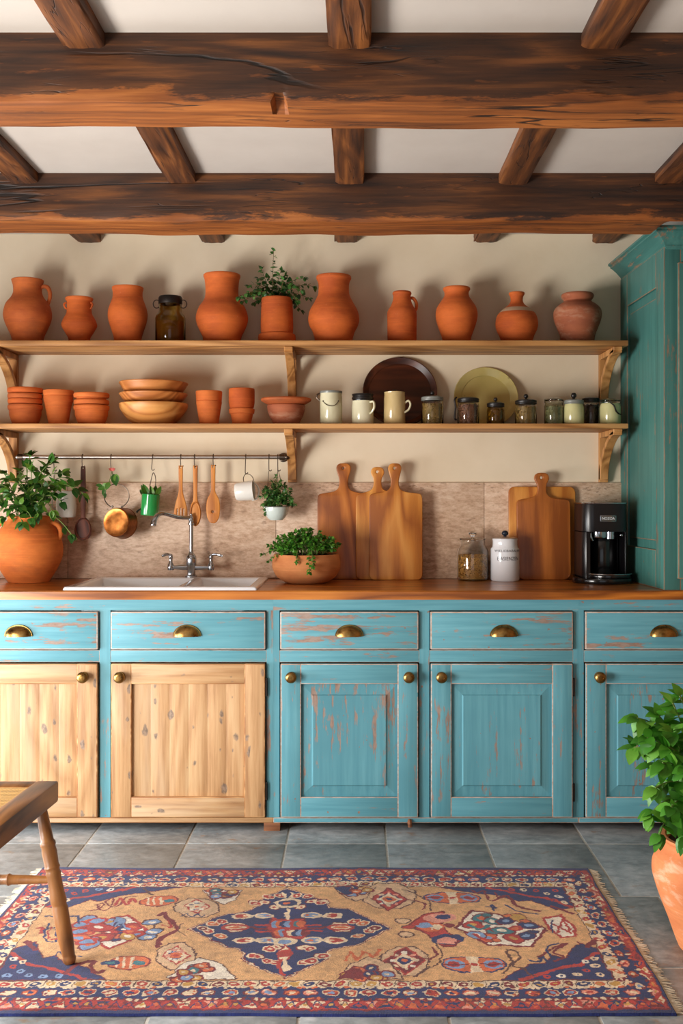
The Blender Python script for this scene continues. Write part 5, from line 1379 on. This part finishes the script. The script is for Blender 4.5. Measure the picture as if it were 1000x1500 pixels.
def blk(x, y, e, k):
    c = rr_.choice((RED, ORG, DRED, RED, GOLD, NAVY))
    a, b = (.015, .012) if not e else (.010, .018)
    ell(x, y, a, b, c, .5 if k % 2 else -.5); ell(x, y, a * .4, b * .4, rr_.choice((CREAM, CREAM, GOLD)))
    if not e: line([(x + .02, y - .014), (x + .024, y + .014)], BRN, .003)
along(42, .098, .162, blk)
def dots(x, y, e, k):
    ell(x, y, .006, .006, rr_.choice((CREAM, NAVY, ORG, CREAM)))
along(90, .037, .078, dots); along(110, .082, .142, dots)
# navy corner spandrels with red stripe and dots
FX0, FX1, FY0, FY1 = RX0 + .116, RX1 - .116, RY0 + .185, RY1 - .185
for (cx_, sx_) in ((FX0, 1), (FX1, -1)):
    for (cy_, sy_) in ((FY0, 1), (FY1, -1)):
        if sy_ > 0: pts = [(0, 0), (.30, 0), (.20, .10), (.165, .10), (.13, .15), (.10, .13), (.045, .24), (0, .20)]
        else: pts = [(0, 0), (.40, 0), (.30, .045), (.22, .07), (.16, .12), (.12, .11), (.06, .19), (0, .17)]
        poly([(cx_ + sx_ * a, cy_ + sy_ * b) for a, b in pts], NAVY, DRED, .004)
        line([(cx_ + sx_ * .24, cy_ + sy_ * .004), (cx_ + sx_ * .12, cy_ + sy_ * .075), (cx_ + sx_ * .07, cy_ + sy_ * .09), (cx_ + sx_ * .005, cy_ + sy_ * .17)], RED, .014)
        for (a, b) in ((.03, .03), (.06, .055), (.09, .03), (.03, .08), (.13, .02), (.05, .11), (.17, .02), (.02, .13)):
            ell(cx_ + sx_ * a, cy_ + sy_ * b, .011, .013, rr_.choice((WHT, LBLUE, RED, CREAM)), .4); ell(cx_ + sx_ * a, cy_ + sy_ * b, .004, .005, NAVY)
# centre medallion
med = Z2([(95, 290), (150, 270), (205, 245), (250, 232), (300, 226), (345, 212), (368, 200), (376, 176), (410, 160), (445, 146), (480, 132), (520, 146), (560, 164), (595, 176), (628, 184), (640, 208), (680, 212), (720, 218), (765, 238), (815, 264), (872, 288), (830, 308), (790, 330), (745, 350), (700, 362), (650, 368), (630, 378), (628, 405), (600, 420), (560, 436), (510, 460), (462, 482), (420, 462), (370, 444), (330, 424), (302, 408), (308, 380), (296, 368), (250, 362), (205, 345), (150, 318)])
poly(med, NAVY, DRED, .008); line(med + [med[0]], CREAM, .0025)
c2 = lambda a, b: Z2([(a, b)])[0]
def e2(a, b, rx, ry, col, rot=0): x, y = c2(a, b); ell(x, y, rx, ry, col, rot)
poly(Z2([(415, 252), (545, 250), (556, 284), (540, 330), (420, 330), (402, 286)]), RED, DRED, .006)
poly(Z2([(405, 240), (440, 248), (430, 256)]), RED); 
for i, a in enumerate(range(432, 536, 17)):
    e2(a, 272, .014, .026, [LBLUE, ORG, NAVY, LBLUE, RED, TEALR, ORG][i]); e2(a + 6, 306, .014, .024, [ORG, LBLUE, RED, CREAM, NAVY, LBLUE, DRED][i])
for s_ in (-1, 1):
    pts = [(480 + s_ * 148, 284), (480 + s_ * 180, 266), (480 + s_ * 225, 268), (480 + s_ * 255, 285), (480 + s_ * 225, 304), (480 + s_ * 178, 300)]
    poly(Z2(pts), CREAM, DRED, .004); e2(480 + s_ * 203, 285, .042, .024, RED); e2(480 + s_ * 203, 285, .030, .013, CREAM); e2(480 + s_ * 203, 285, .020, .007, ORG)
    line(Z2([(480 + s_ * 80, 290), (480 + s_ * 125, 290), (480 + s_ * 148, 284)]), DRED, .012)
    for b in (276, 300): line(Z2([(480 + s_ * 75, b), (480 + s_ * 125, b)]), RED, .012)
    for (a, b) in ((s_ * 90, 238), (s_ * 175, 240), (s_ * 90, 335), (s_ * 175, 335)):
        e2(480 + a, b, .033, .022, CREAM); e2(480 + a, b, .022, .014, RED if a * s_ > 100 else LBLUE); e2(480 + a - s_ * 12, b, .007, .007, ORG)
    for b in (239, 335): line(Z2([(480 + s_ * 100, b), (480 + s_ * 165, b)]), CREAM, .008)
    for (a, b, cc) in ((s_ * 255, 262, RED), (s_ * 290, 270, ORG), (s_ * 265, 318, ORG), (s_ * 310, 298, RED), (s_ * 330, 288, DRED), (s_ * 50, 205, CREAM), (s_ * 75, 165, RED), (s_ * 90, 185, CREAM), (s_ * 130, 185, CREAM), (s_ * 125, 190, RED), (s_ * 55, 362, CREAM), (s_ * 80, 368, RED), (s_ * 120, 395, CREAM), (s_ * 55, 420, RED), (s_ * 85, 415, RED), (s_ * 135, 395, RED), (s_ * 30, 160, RED)):
        e2(480 + a, b, .022, .017, CREAM if cc is not CREAM else DRED, s_ * .6); e2(480 + a, b, .017, .0125, cc, s_ * .6); e2(480 + a, b, .006, .005, CREAM if cc is not CREAM else RED)
line(Z2([(480, 250), (480, 215)]), CREAM, .012); e2(482, 190, .036, .042, CREAM); e2(482, 190, .026, .026, NAVY); e2(480, 190, .010, .010, ORG); line(Z2([(470, 168), (464, 150)]), CREAM, .008); line(Z2([(490, 168), (496, 150)]), CREAM, .008)
e2(463, 340, .034, .030, CREAM); e2(462, 342, .018, .016, LBLUE); poly(Z2([(440, 380), (464, 352), (490, 384), (474, 412), (448, 412)]), CREAM, RED, .005); e2(464, 386, .020, .022, RED)
line(Z2([(450, 410), (434, 440), (456, 470)]), RED, .012); line(Z2([(466, 412), (474, 440)]), CREAM, .012); e2(468, 440, .014, .022, CREAM)
# pieces each side of the medallion
def dia(cx_, cy_, rx, ry, zf, cols, w=.006):
    p = zf([(cx_ - rx, cy_), (cx_, cy_ - ry), (cx_ + rx, cy_), (cx_, cy_ + ry)]); poly(p, cols[0], cols[1], w)
    p = zf([(cx_ - rx * .62, cy_), (cx_, cy_ - ry * .62), (cx_ + rx * .62, cy_), (cx_, cy_ + ry * .62)]); poly(p, cols[2], cols[3], w * .7)
    x, y = zf([(cx_, cy_)])[0]; ell(x, y, .02, .022, cols[4]); ell(x, y, .009, .009, cols[5])
    for q in range(8):
        an = q * PI / 4; a, b = zf([(cx_ + rx * .72 * math.cos(an) * .8, cy_ + ry * .72 * math.sin(an) * .8)])[0]; ell(a, b, .007, .008, rr_.choice((CREAM, PINKR, WHT)))
def oct_(cx_, cy_, rx, ry, zf, col, edge, w=.005):
    p = zf([(cx_ + rx * math.cos(PI * q / 4 + .39), cy_ + ry * math.sin(PI * q / 4 + .39)) for q in range(8)]); poly(p, col, edge, w)
LT = cl((214, 178, 140))
oct_(870, 165, 110, 52, Z2, LT, BRN); dia(870, 178, 70, 44, Z2, (RED, DRED, CREAM, NAVY, ORG, NAVY))
oct_(925, 415, 100, 62, Z2, LT, BRN); dia(925, 412, 80, 54, Z2, (DRED, RED, CREAM, RED, NAVY, ORG))
oct_(130, 210, 90, 40, Z2, LT, BRN); dia(130, 205, 48, 28, Z2, (CREAM, RED, LBLUE, NAVY, CREAM, ORG))
oct_(45, 395, 80, 55, Z2, LT, BRN); dia(45, 392, 52, 36, Z2, (CREAM, RED, LBLUE, NAVY, ORG, RED))
# half rosettes along the field's long sides
for (cx_, cy_, s_, zf, w_) in ((230, 140, 1, Z2, 75), (740, 132, 1, Z2, 80), (140, 484, -1, Z2, 135), (790, 484, -1, Z2, 130)):
    hgt = 55 if s_ > 0 else 85
    pts = [(cx_ - w_, cy_), (cx_ + w_, cy_), (cx_ + w_ * .62, cy_ + s_ * hgt * .7), (cx_, cy_ + s_ * hgt), (cx_ - w_ * .55, cy_ + s_ * hgt * .7)]
    poly(zf(pts), WHT if cx_ < 480 else LT, BRN, .004)
    for q in range(11):
        a = cx_ - w_ * .7 + w_ * 1.4 * rr_.random(); b = cy_ + s_ * hgt * .75 * rr_.random() * (1 - abs(a - cx_) / w_)
        x, y = zf([(a, b)])[0]; c = rr_.choice((NAVY, RED, DRED, LBLUE, GOLD, ORG, TEALR)); ell(x, y, .022, .022, DRED, .4); ell(x, y, .016, .016, c, .4); ell(x, y, .006, .006, CREAM)
    if cx_ > 480: poly(zf([(cx_ - w_, cy_), (cx_ - w_ * .2, cy_), (cx_ - w_ * .3, cy_ + s_ * hgt * .5), (cx_ - w_ * .6, cy_ + s_ * hgt * .45)]), NAVY if s_ > 0 else DRED)
# butterfly right of the medallion
poly(Z3([(85, 240), (150, 200), (205, 192), (222, 215), (200, 240), (240, 280), (240, 305), (205, 312), (150, 270)]), RED, DRED, .006)
for (a, b, rx, ry, c) in ((195, 215, .05, .035, PINKR), (205, 212, .025, .018, NAVY), (215, 285, .045, .035, NAVY), (210, 290, .028, .02, PINKR), (165, 245, .04, .03, ORG), (180, 245, .02, .02, CREAM), (140, 240, .025, .02, LBLUE), (225, 240, .015, .015, DRED)):
    x, y = Z3([(a, b)])[0]; ell(x, y, rx, ry, c, .3)
for (a, b, rx, ry) in ((70, 225, .024, .02), (75, 270, .024, .022), (90, 245, .022, .016)):
    x, y = Z3([(a, b)])[0]; ell(x, y, rx, ry, BRN); ell(x, y, rx * .75, ry * .75, LT if b != 245 else RED)
line(Z3([(205, 305), (235, 300), (248, 290)]), DRED, .008)
# mirrored one left of the medallion
for p_, c, w in (([(690, 295), (715, 285), (722, 305), (760, 340), (758, 362), (715, 380), (690, 395), (675, 430)], DRED, .016), ([(640, 320), (665, 345), (640, 370)], BRN, .006), ([(700, 340), (740, 348), (725, 320)], RED, .006), ([(790, 330), (770, 355), (795, 385)], BRN, .004)):
    line(sm(Z1(p_)), c, w)
for (a, b) in ((655, 325), (632, 390), (655, 365)):
    x, y = Z1([(a, b)])[0]; ell(x, y, .03, .024, BRN, .5); ell(x, y, .024, .018, LBLUE, .5); ell(x, y, .012, .009, WHT)
# white lozenge panels with flowers
def petals(zf, cx_, cy_, rx, ry, cols, n=5, ph=0, size=(.03, .022)):
    for q in range(n):
        an = ph + 2 * PI * q / n; x, y = zf([(cx_ + rx * math.cos(an), cy_ + ry * math.sin(an))])[0]
        ell(x, y, size[0] * 1.18, size[1] * 1.2, DRED, an); ell(x, y, size[0], size[1], cols[q % len(cols)], an); ell(x, y, size[0] * .45, size[1] * .4, rr_.choice((WHT, LBLUE, ORG, GOLD)), an)
    x, y = zf([(cx_, cy_)])[0]; ell(x, y, .02, .018, RED); ell(x, y, .01, .009, ORG)
poly(Z3([(245, 248), (300, 190), (400, 205), (505, 232), (545, 250), (490, 310), (350, 305)]), WHT, DRED, .010)
petals(Z3, 340, 248, 42, 34, [TEALR, ORG, LBLUE, RED, TEALR], 6, .3, (.030, .022)); petals(Z3, 445, 248, 45, 36, [NAVY, RED, TEALR, NAVY, GOLD], 6, .8, (.032, .022))
line(Z3([(300, 270), (350, 290), (380, 280)]), RED, .012); line(Z3([(285, 240), (320, 255), (360, 240)]), TEALR, .012)
for (a, b) in ((375, 290), (350, 205), (420, 205), (480, 225), (500, 260)):
    x, y = Z3([(a, b)])[0]; ell(x, y, .018, .014, BRN); ell(x, y, .014, .010, rr_.choice((ORG, NAVY, TEALR)))
poly(Z3([(540, 215), (595, 205), (640, 240), (640, 275), (590, 280), (560, 255)]), WHT, RED, .010); line(Z3([(565, 230), (625, 265), (605, 215), (580, 262)]), RED, .008); line(Z3([(570, 222), (560, 262)]), NAVY, .006)
poly(Z1([(490, 305), (560, 295), (600, 330), (628, 360), (560, 400), (465, 440), (415, 408), (470, 390), (500, 360)]), WHT, RED, .011)
petals(Z1, 500, 350, 40, 36, [LBLUE, NAVY, RED, LBLUE], 5, .2, (.032, .016)); petals(Z1, 560, 365, 26, 24, [RED, GOLD, NAVY], 4, .5, (.026, .02))
for q in range(7): line(Z1([(465 + q * 12, 350 - q * 2), (500 + q * 9, 318 + q * 6)]), NAVY if q % 2 else LBLUE, .008)
petals(Z1, 380, 370, 55, 48, [RED, LBLUE, ORG, RED, LBLUE], 6, .5, (.042, .026))
for (a, b) in ((350, 335), (420, 320), (370, 410), (340, 365)):
    x, y = Z1([(a, b)])[0]; ell(x, y, .034, .024, RED, .5); ell(x, y, .022, .015, LBLUE, .5)
line(Z1([(205, 300), (340, 300), (345, 330)]), NAVY, .008); line(Z1([(215, 330), (190, 370), (200, 408), (240, 410), (245, 350), (210, 350)]), NAVY, .007); line(Z1([(225, 345), (205, 372), (215, 396), (240, 398)]), RED, .006)
# ovals of orange petals
for zf, (a, b) in ((Z3, (236, 147)), (Z3, (302, 368))):
    x, y = zf([(a, b)])[0]; ell(x, y, .092, .05, NAVY); ell(x, y, .085, .044, ORG)
    for dx in (-.052, .052): ell(x + dx, y, .026, .026, LBLUE); ell(x + dx, y, .016, .015, RED)
    poly([(x - .018, y - .05), (x + .018, y - .05), (x + .012, y), (x + .018, y + .05), (x - .018, y + .05), (x - .012, y)], CREAM); line([(x - .085, y), (x - .02, y)], DRED, .006); line([(x + .085, y), (x + .02, y)], DRED, .006); ell(x, y, .01, .01, RED)
for (a, b, c) in ((685, 235, TEALR), (550, 500, TEALR)):
    x, y = Z1([(a, b)])[0]; ell(x, y, .062, .045, DRED, .2); ell(x, y, .056, .040, ORG, .2)
    for dx in (-.03, -.01, .012): line([(x + dx, y - .03), (x + dx - .008, y + .03)], CREAM, .008)
    ell(x + .03, y, .016, .016, c)
x, y = Z1([(470, 503)])[0]; ell(x, y, .026, .02, NAVY); ell(x, y, .016, .011, TEALR)
# thin scrolls and hooks
for zf, p_, c, w in ((Z1, [(385, 275), (430, 268), (450, 245), (425, 250), (440, 272), (480, 260), (490, 220), (460, 240), (500, 262), (540, 225), (560, 215), (595, 212)], DRED, .006), (Z1, [(500, 250), (520, 222), (545, 250), (570, 225), (590, 240)], RED, .010), (Z1, [(620, 180), (665, 208)], BRN, .008), (Z1, [(110, 410), (150, 445)], DRED, .016), (Z1, [(160, 350), (185, 352), (175, 375)], RED, .012), (Z1, [(240, 478), (250, 455), (275, 470)], NAVY, .006), (Z1, [(310, 470), (350, 475)], NAVY, .007), (Z1, [(270, 550), (330, 510), (400, 495), (385, 520), (425, 545), (440, 535)], DRED, .014),
        (Z3, [(300, 120), (320, 130), (345, 125), (360, 155), (385, 150), (380, 130)], DRED, .007), (Z3, [(385, 150), (420, 140), (450, 175), (520, 190)], DRED, .012), (Z3, [(410, 170), (450, 190), (520, 200)], NAVY, .007), (Z3, [(565, 175), (635, 200)], DRED, .014), (Z3, [(345, 175), (380, 180), (360, 170), (375, 188)], NAVY, .008), (Z3, [(400, 400), (430, 360), (405, 325), (440, 325), (455, 345), (430, 370), (465, 380), (480, 400), (505, 405)], BRN, .007), (Z3, [(490, 355), (520, 360), (530, 340), (550, 372), (520, 372)], NAVY, .010), (Z3, [(520, 345), (560, 320), (610, 300), (570, 330), (600, 345), (570, 360)], DRED, .009), (Z3, [(585, 300), (545, 312), (560, 345)], NAVY, .008), (Z3, [(680, 310), (705, 290)], DRED, .016), (Z3, [(90, 155), (140, 165), (138, 188)], DRED, .007), (Z3, [(165, 310), (180, 335), (160, 350), (130, 345)], DRED, .008), (Z3, [(70, 120), (150, 155), (160, 190)], BRN, .005), (Z3, [(100, 412), (195, 350), (180, 300)], BRN, .005), (Z2, [(65, 240), (90, 232), (110, 243), (130, 234), (150, 244), (165, 236)], NAVY, .005), (Z2, [(695, 415), (720, 380), (740, 410), (770, 378), (800, 400), (830, 370)], ORG, .010)):
    line(sm(zf(p_)), c, w)
# wear: warm abrash along the weft, soft mottling of the wool colours
ab = np.zeros((NV, NU)); rng = np.random.RandomState(4)
for q in range(10):
    ab += rng.randn() * .5 * np.sin(GX * rng.uniform(2, 16) + rng.uniform(0, 6) + np.sin(GY * rng.uniform(2, 9)) * .8)
IMG *= (1 + .035 * ab)[..., None]
nz = rng.rand(NV // 2 + 1, NU // 2 + 1).repeat(2, 0).repeat(2, 1)[:NV, :NU]; IMG *= (.80 + .36 * nz)[..., None]
IMG = np.clip(IMG, 0, 1)
# hand-woven wobble: every outline is displaced by a few knots
def smooth_noise(sc, seed):
    r = np.random.RandomState(seed); g = r.randn(int(NV / sc) + 3, int(NU / sc) + 3)
    yy_, xx_ = np.mgrid[0:NV, 0:NU] / sc; y0 = yy_.astype(int); x0 = xx_.astype(int); fy, fx_ = yy_ - y0, xx_ - x0
    fy = fy * fy * (3 - 2 * fy); fx_ = fx_ * fx_ * (3 - 2 * fx_)
    return (g[y0, x0] * (1 - fx_) + g[y0, x0 + 1] * fx_) * (1 - fy) + (g[y0 + 1, x0] * (1 - fx_) + g[y0 + 1, x0 + 1] * fx_) * fy
J, I = np.mgrid[0:NV, 0:NU]
dI = smooth_noise(14, 1) * 1.7 + smooth_noise(4, 2) * 1.1; dJ = smooth_noise(14, 3) * 1.7 + smooth_noise(4, 4) * 1.1
IMG = IMG[np.clip(J + dJ, 0, NV - 1).round().astype(int), np.clip(I + dI, 0, NU - 1).round().astype(int)]
IMG = IMG * (1 + .10 * smooth_noise(9, 8) + .06 * smooth_noise(40, 9))[..., None]
IMG = np.clip(IMG, 0, 1)
# mesh
TH = .0075
wav = .0035 * np.sin(GX * 5.3 + 1) + .0022 * np.sin(GX * 13 + 2) + .0012 * np.sin(GX * 31)
wy = .003 * np.sin(GY * 7) + .0015 * np.sin(GY * 23)
VX = GX + wy; VY = GY + wav * np.clip((GY - 3.0) / .6, -.6, 1)
VZ = TH + .0012 * np.sin(GX * 9 + GY * 4) * np.sin(GY * 6) 
edge_y = np.minimum(GY - RY0, RY1 - GY); edge_x = np.minimum(GX - RX0, RX1 - GX)
VZ = np.where((edge_y < .001) | (edge_x < .001), .0012, VZ)
co_ = np.stack([VX, VY, VZ], -1).reshape(-1, 3)
idx = np.arange(NU * NV).reshape(NV, NU)
fc = np.stack([idx[:-1, :-1], idx[:-1, 1:], idx[1:, 1:], idx[1:, :-1]], -1).reshape(-1, 4)
me = bpy.data.meshes.new('rug')
me.vertices.add(len(co_)); me.vertices.foreach_set('co', (co_ - np.array([0, 3.14, 0])).ravel())
me.loops.add(fc.size); me.loops.foreach_set('vertex_index', fc.ravel())
me.polygons.add(len(fc)); me.polygons.foreach_set('loop_start', np.arange(0, fc.size, 4)); me.polygons.foreach_set('loop_total', np.full(len(fc), 4))
me.update(calc_edges=True)
at = me.color_attributes.new('weave', 'FLOAT_COLOR', 'POINT')
at.data.foreach_set('color', np.concatenate([IMG.reshape(-1, 3), np.ones((NU * NV, 1))], 1).ravel())
me.shade_smooth()
s = NT('woven wool'); a_ = s.n('ShaderNodeAttribute', attribute_name='weave')
nn = s.noise(s.vec((420, 260, 50)), 1, 2); n3 = s.noise(s.vec((40, 40, 40)), 1, 4, .6)
s.p(Base=s.mix(s.math('MULTIPLY', n3, .35), a_.outputs['Color'], s.mix(1.0, a_.outputs['Color'], (.78, .74, .72, 1), 'MULTIPLY')), Rough=.95, Spec=.2); s.set(s.b, 'Sheen Weight', .15); s.bump(s.math('ADD', nn, n3), .5, .003)
rug = empty('rug', (0, 3.14, 0), 'patterned red, navy and camel oriental rug on the slate floor', 'rug')
o = bpy.data.objects.new('pile', me); COL.objects.link(o); me.materials.append(s.m); o.parent = rug
# fringes
m_fringe = flat('wool fringe', C(214, 200, 176), .9)
for sg, xe in ((-1, RX0), (1, RX1)):
    mb = MB(); rf = random.Random(5 + sg)
    for q in range(230):
        y = RY0 + .01 + (RY1 - RY0 - .02) * q / 229; L = rf.uniform(.016, .032)
        dy = rf.uniform(-.012, .012); xo = xe + .003 * math.sin(y * 7) + .0015 * math.sin(y * 23)
        mb.tube([(xo - sg * .004, y, .005), (xo + sg * L * .5, y + dy * .4, .004), (xo + sg * L, y + dy, .0022)], [.0019, .0017, .001], 4)
    o = mb.build('fringe', m_fringe, rug); o['kind'] = 'stuff'

# ================================================================= cane chair
ch = empty('cane_chair', (-1.05, 2.78, 0), 'wooden chair with a woven cane seat and turned legs standing on the rug', 'chair')
ZS = .482; TH_ = .058
cx0, cx1, cy0, cy1 = -1.262, -.826, 2.56, 2.985
fw = .062
mb = MB(); bm = mb.bm
mb.box(cx1 - fw, cx1, cy0, cy1, ZS - TH_, ZS, .007, 0); mb.box(cx0, cx0 + fw, cy0, cy1, ZS - TH_, ZS, .007)
mb.box(cx0 + fw - .004, cx1 - fw + .004, cy0 + .001, cy0 + fw, ZS - TH_ + .0005, ZS - .0008, .006); mb.box(cx0 + fw - .004, cx1 - fw + .004, cy1 - fw, cy1 - .001, ZS - TH_ + .0005, ZS - .0008, .006)
def shear(bm, amt=.028):
    for v in bm.verts: v.co.x += (v.co.y - cy1) * amt * 2.2
shear(mb.bm); mb.build('seat_frame', m_chairh, ch)
mb = MB(); px_, py_ = .0108, .0140
a0, a1, b0, b1 = cx0 + fw - .008, cx1 - fw + .008, cy0 + fw - .008, cy1 - fw + .008
q = a0; i = 0
while q < a1: mb.box(q, q + .0058, b0, b1, ZS - .0062, ZS - .0046); q += px_
q = b0
while q < b1: mb.box(a0, a1, q, q + .0072, ZS - .0052, ZS - .0034); q += py_
for sgn in (-1, 1):
    pass
shear(mb.bm); mb.build('cane_panel', m_cane, ch, smooth=False)
legprof = [(0, .0135), (.012, .0165), (.03, .0185), (.045, .0165), (.055, .017), (.15, .0205), (.20, .021), (.23, .0205), (.345, .0218), (.36, .0196), (.372, .0196), (.386, .0218), (.45, .0198), (.55, .019), (.565, .0212), (.58, .0188), (.592, .0188), (.605, .0212), (.62, .019), (.70, .0205), (.735, .0188), (.745, .021), (.765, .021), (.775, .0175), (.85, .0165), (1.0, .0145)]
def leg(top, bot):
    top, bot = Vector(top), Vector(bot); d = top - bot; L = d.length
    M = d.normalized().to_track_quat('Z', 'Y').to_matrix()
    MB().lathe([(r, h * L) for h, r in legprof], bot, 20, M=M).build('leg', m_chair, ch)
zt_l = ZS - TH_ + .004
foot = rugpx(101, 1415)
LR = ((-.862, 2.935, zt_l), (foot[0], foot[1] + .012, .0105))
leg(*LR)
RF = ((-.884, 2.61, zt_l), (-.83, 2.655 - .08, .0)); leg((-.894, 2.61, zt_l), (-.905, 2.53, .0012))
leg((-1.22, 2.935, zt_l), (-1.27, 2.99, .0012)); leg((-1.23, 2.61, zt_l), (-1.27, 2.54, .0012))
def lerp3(a, b, t): return Vector(a).lerp(Vector(b), t)
def stretch(a, b):
    mb = MB(); a, b = Vector(a), Vector(b); d = b - a; L = d.length; M = d.normalized().to_track_quat('Z', 'Y').to_matrix()
    mb.lathe([(.009, 0), (.0125, L * .2), (.013, L * .28), (.0165, L * .3), (.013, L * .32), (.0155, L * .5), (.013, L * .68), (.0165, L * .7), (.013, L * .72), (.0125, L * .8), (.009, L)], a, 16, M=M)
    mb.build('stretcher', m_chair, ch)
tL = .50
stretch(lerp3((-1.22, 2.935, zt_l), (-1.27, 2.99, .0012), tL), lerp3(LR[0], LR[1], .475))
stretch(lerp3((-1.23, 2.61, zt_l), (-1.27, 2.54, .0012), .4), lerp3((-1.22, 2.935, zt_l), (-1.27, 2.99, .0012), .4))

# ================================================================= potted mint on the floor
Yp = 3.02; kp = Yp / F; xp = WX(1047, Yp)
t = empty('potted_mint', (xp, Yp, 0), 'tall leafy mint in a lime-streaked terracotta urn on the slate floor', 'plant')
pts = [(50, 1412), (52, 1409), (58, 1392), (68, 1360), (80, 1325), (88, 1296), (90, 1280), (88, 1266), (82, 1254), (76, 1246), (73, 1240), (73.5, 1234), (77, 1229), (77, 1225)]
pts = [(p.x * kp, WZ(p.y, Yp)) for p in catmull([Vector((a, b, 0)) for a, b in pts], 4)]
z0 = pts[0][1]; pts = [(r, (h - z0) * (pts[-1][1] - .001) / (pts[-1][1] - z0) + .001) for r, h in pts]
MB().lathe(pts + [(pts[-1][0] - .012, pts[-1][1])] + [(r - .012, h) for r, h in pts[::-1][2:12]] + [(.0005, pts[-10][1])], (xp, Yp, 0), 56).build('pot', m_terrap, t)
zr = pts[-1][1]
MB().lathe([(74 * kp - .012, zr - .02), (40 * kp, zr - .012), (.0005, zr - .006)], (xp, Yp, 0), 28).build('soil', m_soil, t)
st, lf = MB(), MB(); Rp = random.Random(41); c0 = Vector((xp, Yp, zr - .01))
tips = [(985, 1030, 0), (960, 1045, .03), (1000, 1022, -.03), (930, 1050, .02), (940, 1075, .05), (955, 1105, .1), (945, 1140, .1), (928, 1095, 0), (935, 1175, .12), (945, 1200, .14), (972, 1195, .19), (980, 1235, .21), (960, 1160, .15), (985, 1110, .12), (1010, 1060, .06), (1040, 1030, 0), (1080, 1040, 0), (1110, 1080, 0), (1060, 1090, .12), (1040, 1150, .18), (1100, 1150, .1), (1010, 1190, .2), (1140, 1120, -.05), (1000, 1090, -.1), (960, 1130, -.06), (1050, 1060, -.1), (1090, 1110, -.12), (975, 1065, .06), (1025, 1120, .15), (1080, 1200, .2), (965, 1085, .08), (990, 1150, .17)]
for (a, b, dy) in tips:
    tp = Vector((WX(a, Yp), Yp - dy, WZ(b, Yp))); d = (tp - c0).length
    p0 = c0 + Vector((Rp.uniform(-.07, .07), Rp.uniform(-.08, .05), 0))
    stem_leaves(st, lf, p0, tp, .03 + .12 * abs(a - 1047) / 110, .066, .040, int(5 + d * 14), .0024, .25, True, .45, .45, .1, .12, rnd=Rp, shape=.8, rows=8, fold=.12)
st.build('stem', m_stem, t); lf.build('foliage', m_leafD, t, norm=False)
# ================================================================= light and camera
def area(name, loc, rot, sx_, sy_, power, col):
    l = bpy.data.lights.new(name, 'AREA'); l.shape = 'RECTANGLE'; l.size = sx_; l.size_y = sy_; l.energy = power; l.color = col
    o = bpy.data.objects.new(name, l); o.location = loc; o.rotation_euler = rot; COL.objects.link(o); return o
area('window_daylight', (XL - .06, (WY0 + WY1) / 2, (WZ0 + WZ1) / 2), (0, -PI / 2, 0), WZ1 - WZ0 - .06, WY1 - WY0 - .06, 162, (1.0, .96, .91))
area('hatch_daylight', (XL - .06, (GY0 + GY1) / 2, .5), (0, -PI / 2, 0), .9, GY1 - GY0 - .04, 52, (.95, .97, 1.0))
area('front_fill', ((DX0 + DX1) / 2, YB - .1, 1.1), (PI / 2, 0, 0), DX1 - DX0 - .04, 2.05, 6, (1.0, .95, .88))  # added fill lamp behind the camera, evens out the left-right falloff
wd = bpy.data.worlds.new('World'); SC.world = wd; wd.use_nodes = True
wd.node_tree.nodes['Background'].inputs[0].default_value = (.75, .85, 1.0, 1)
wd.node_tree.nodes['Background'].inputs[1].default_value = .6
cam = bpy.data.cameras.new('Camera'); co = bpy.data.objects.new('Camera', cam); COL.objects.link(co)
co.location = (0, 0, HC); co.rotation_euler = (PI / 2, 0, 0)
cam.sensor_fit = 'VERTICAL'; cam.sensor_height = 36; cam.sensor_width = 24; cam.lens = F / 1500 * 36
cam.shift_x = -(CX - 500) / 1500; cam.shift_y = -(750 - CY) / 1500
cam.clip_start = .05
SC.camera = co
SC.view_settings.view_transform = 'Standard'; SC.view_settings.look = 'None'; SC.view_settings.gamma = 1
SC.view_settings.exposure = 0.0; SC.view_settings.use_curve_mapping = False
SC.cycles.use_denoising = True
SC.cycles.max_bounces = 10; SC.cycles.diffuse_bounces = 5; SC.cycles.transmission_bounces = 8; SC.cycles.transparent_max_bounces = 8
SC.cycles.caustics_reflective = False; SC.cycles.sample_clamp_indirect = 4
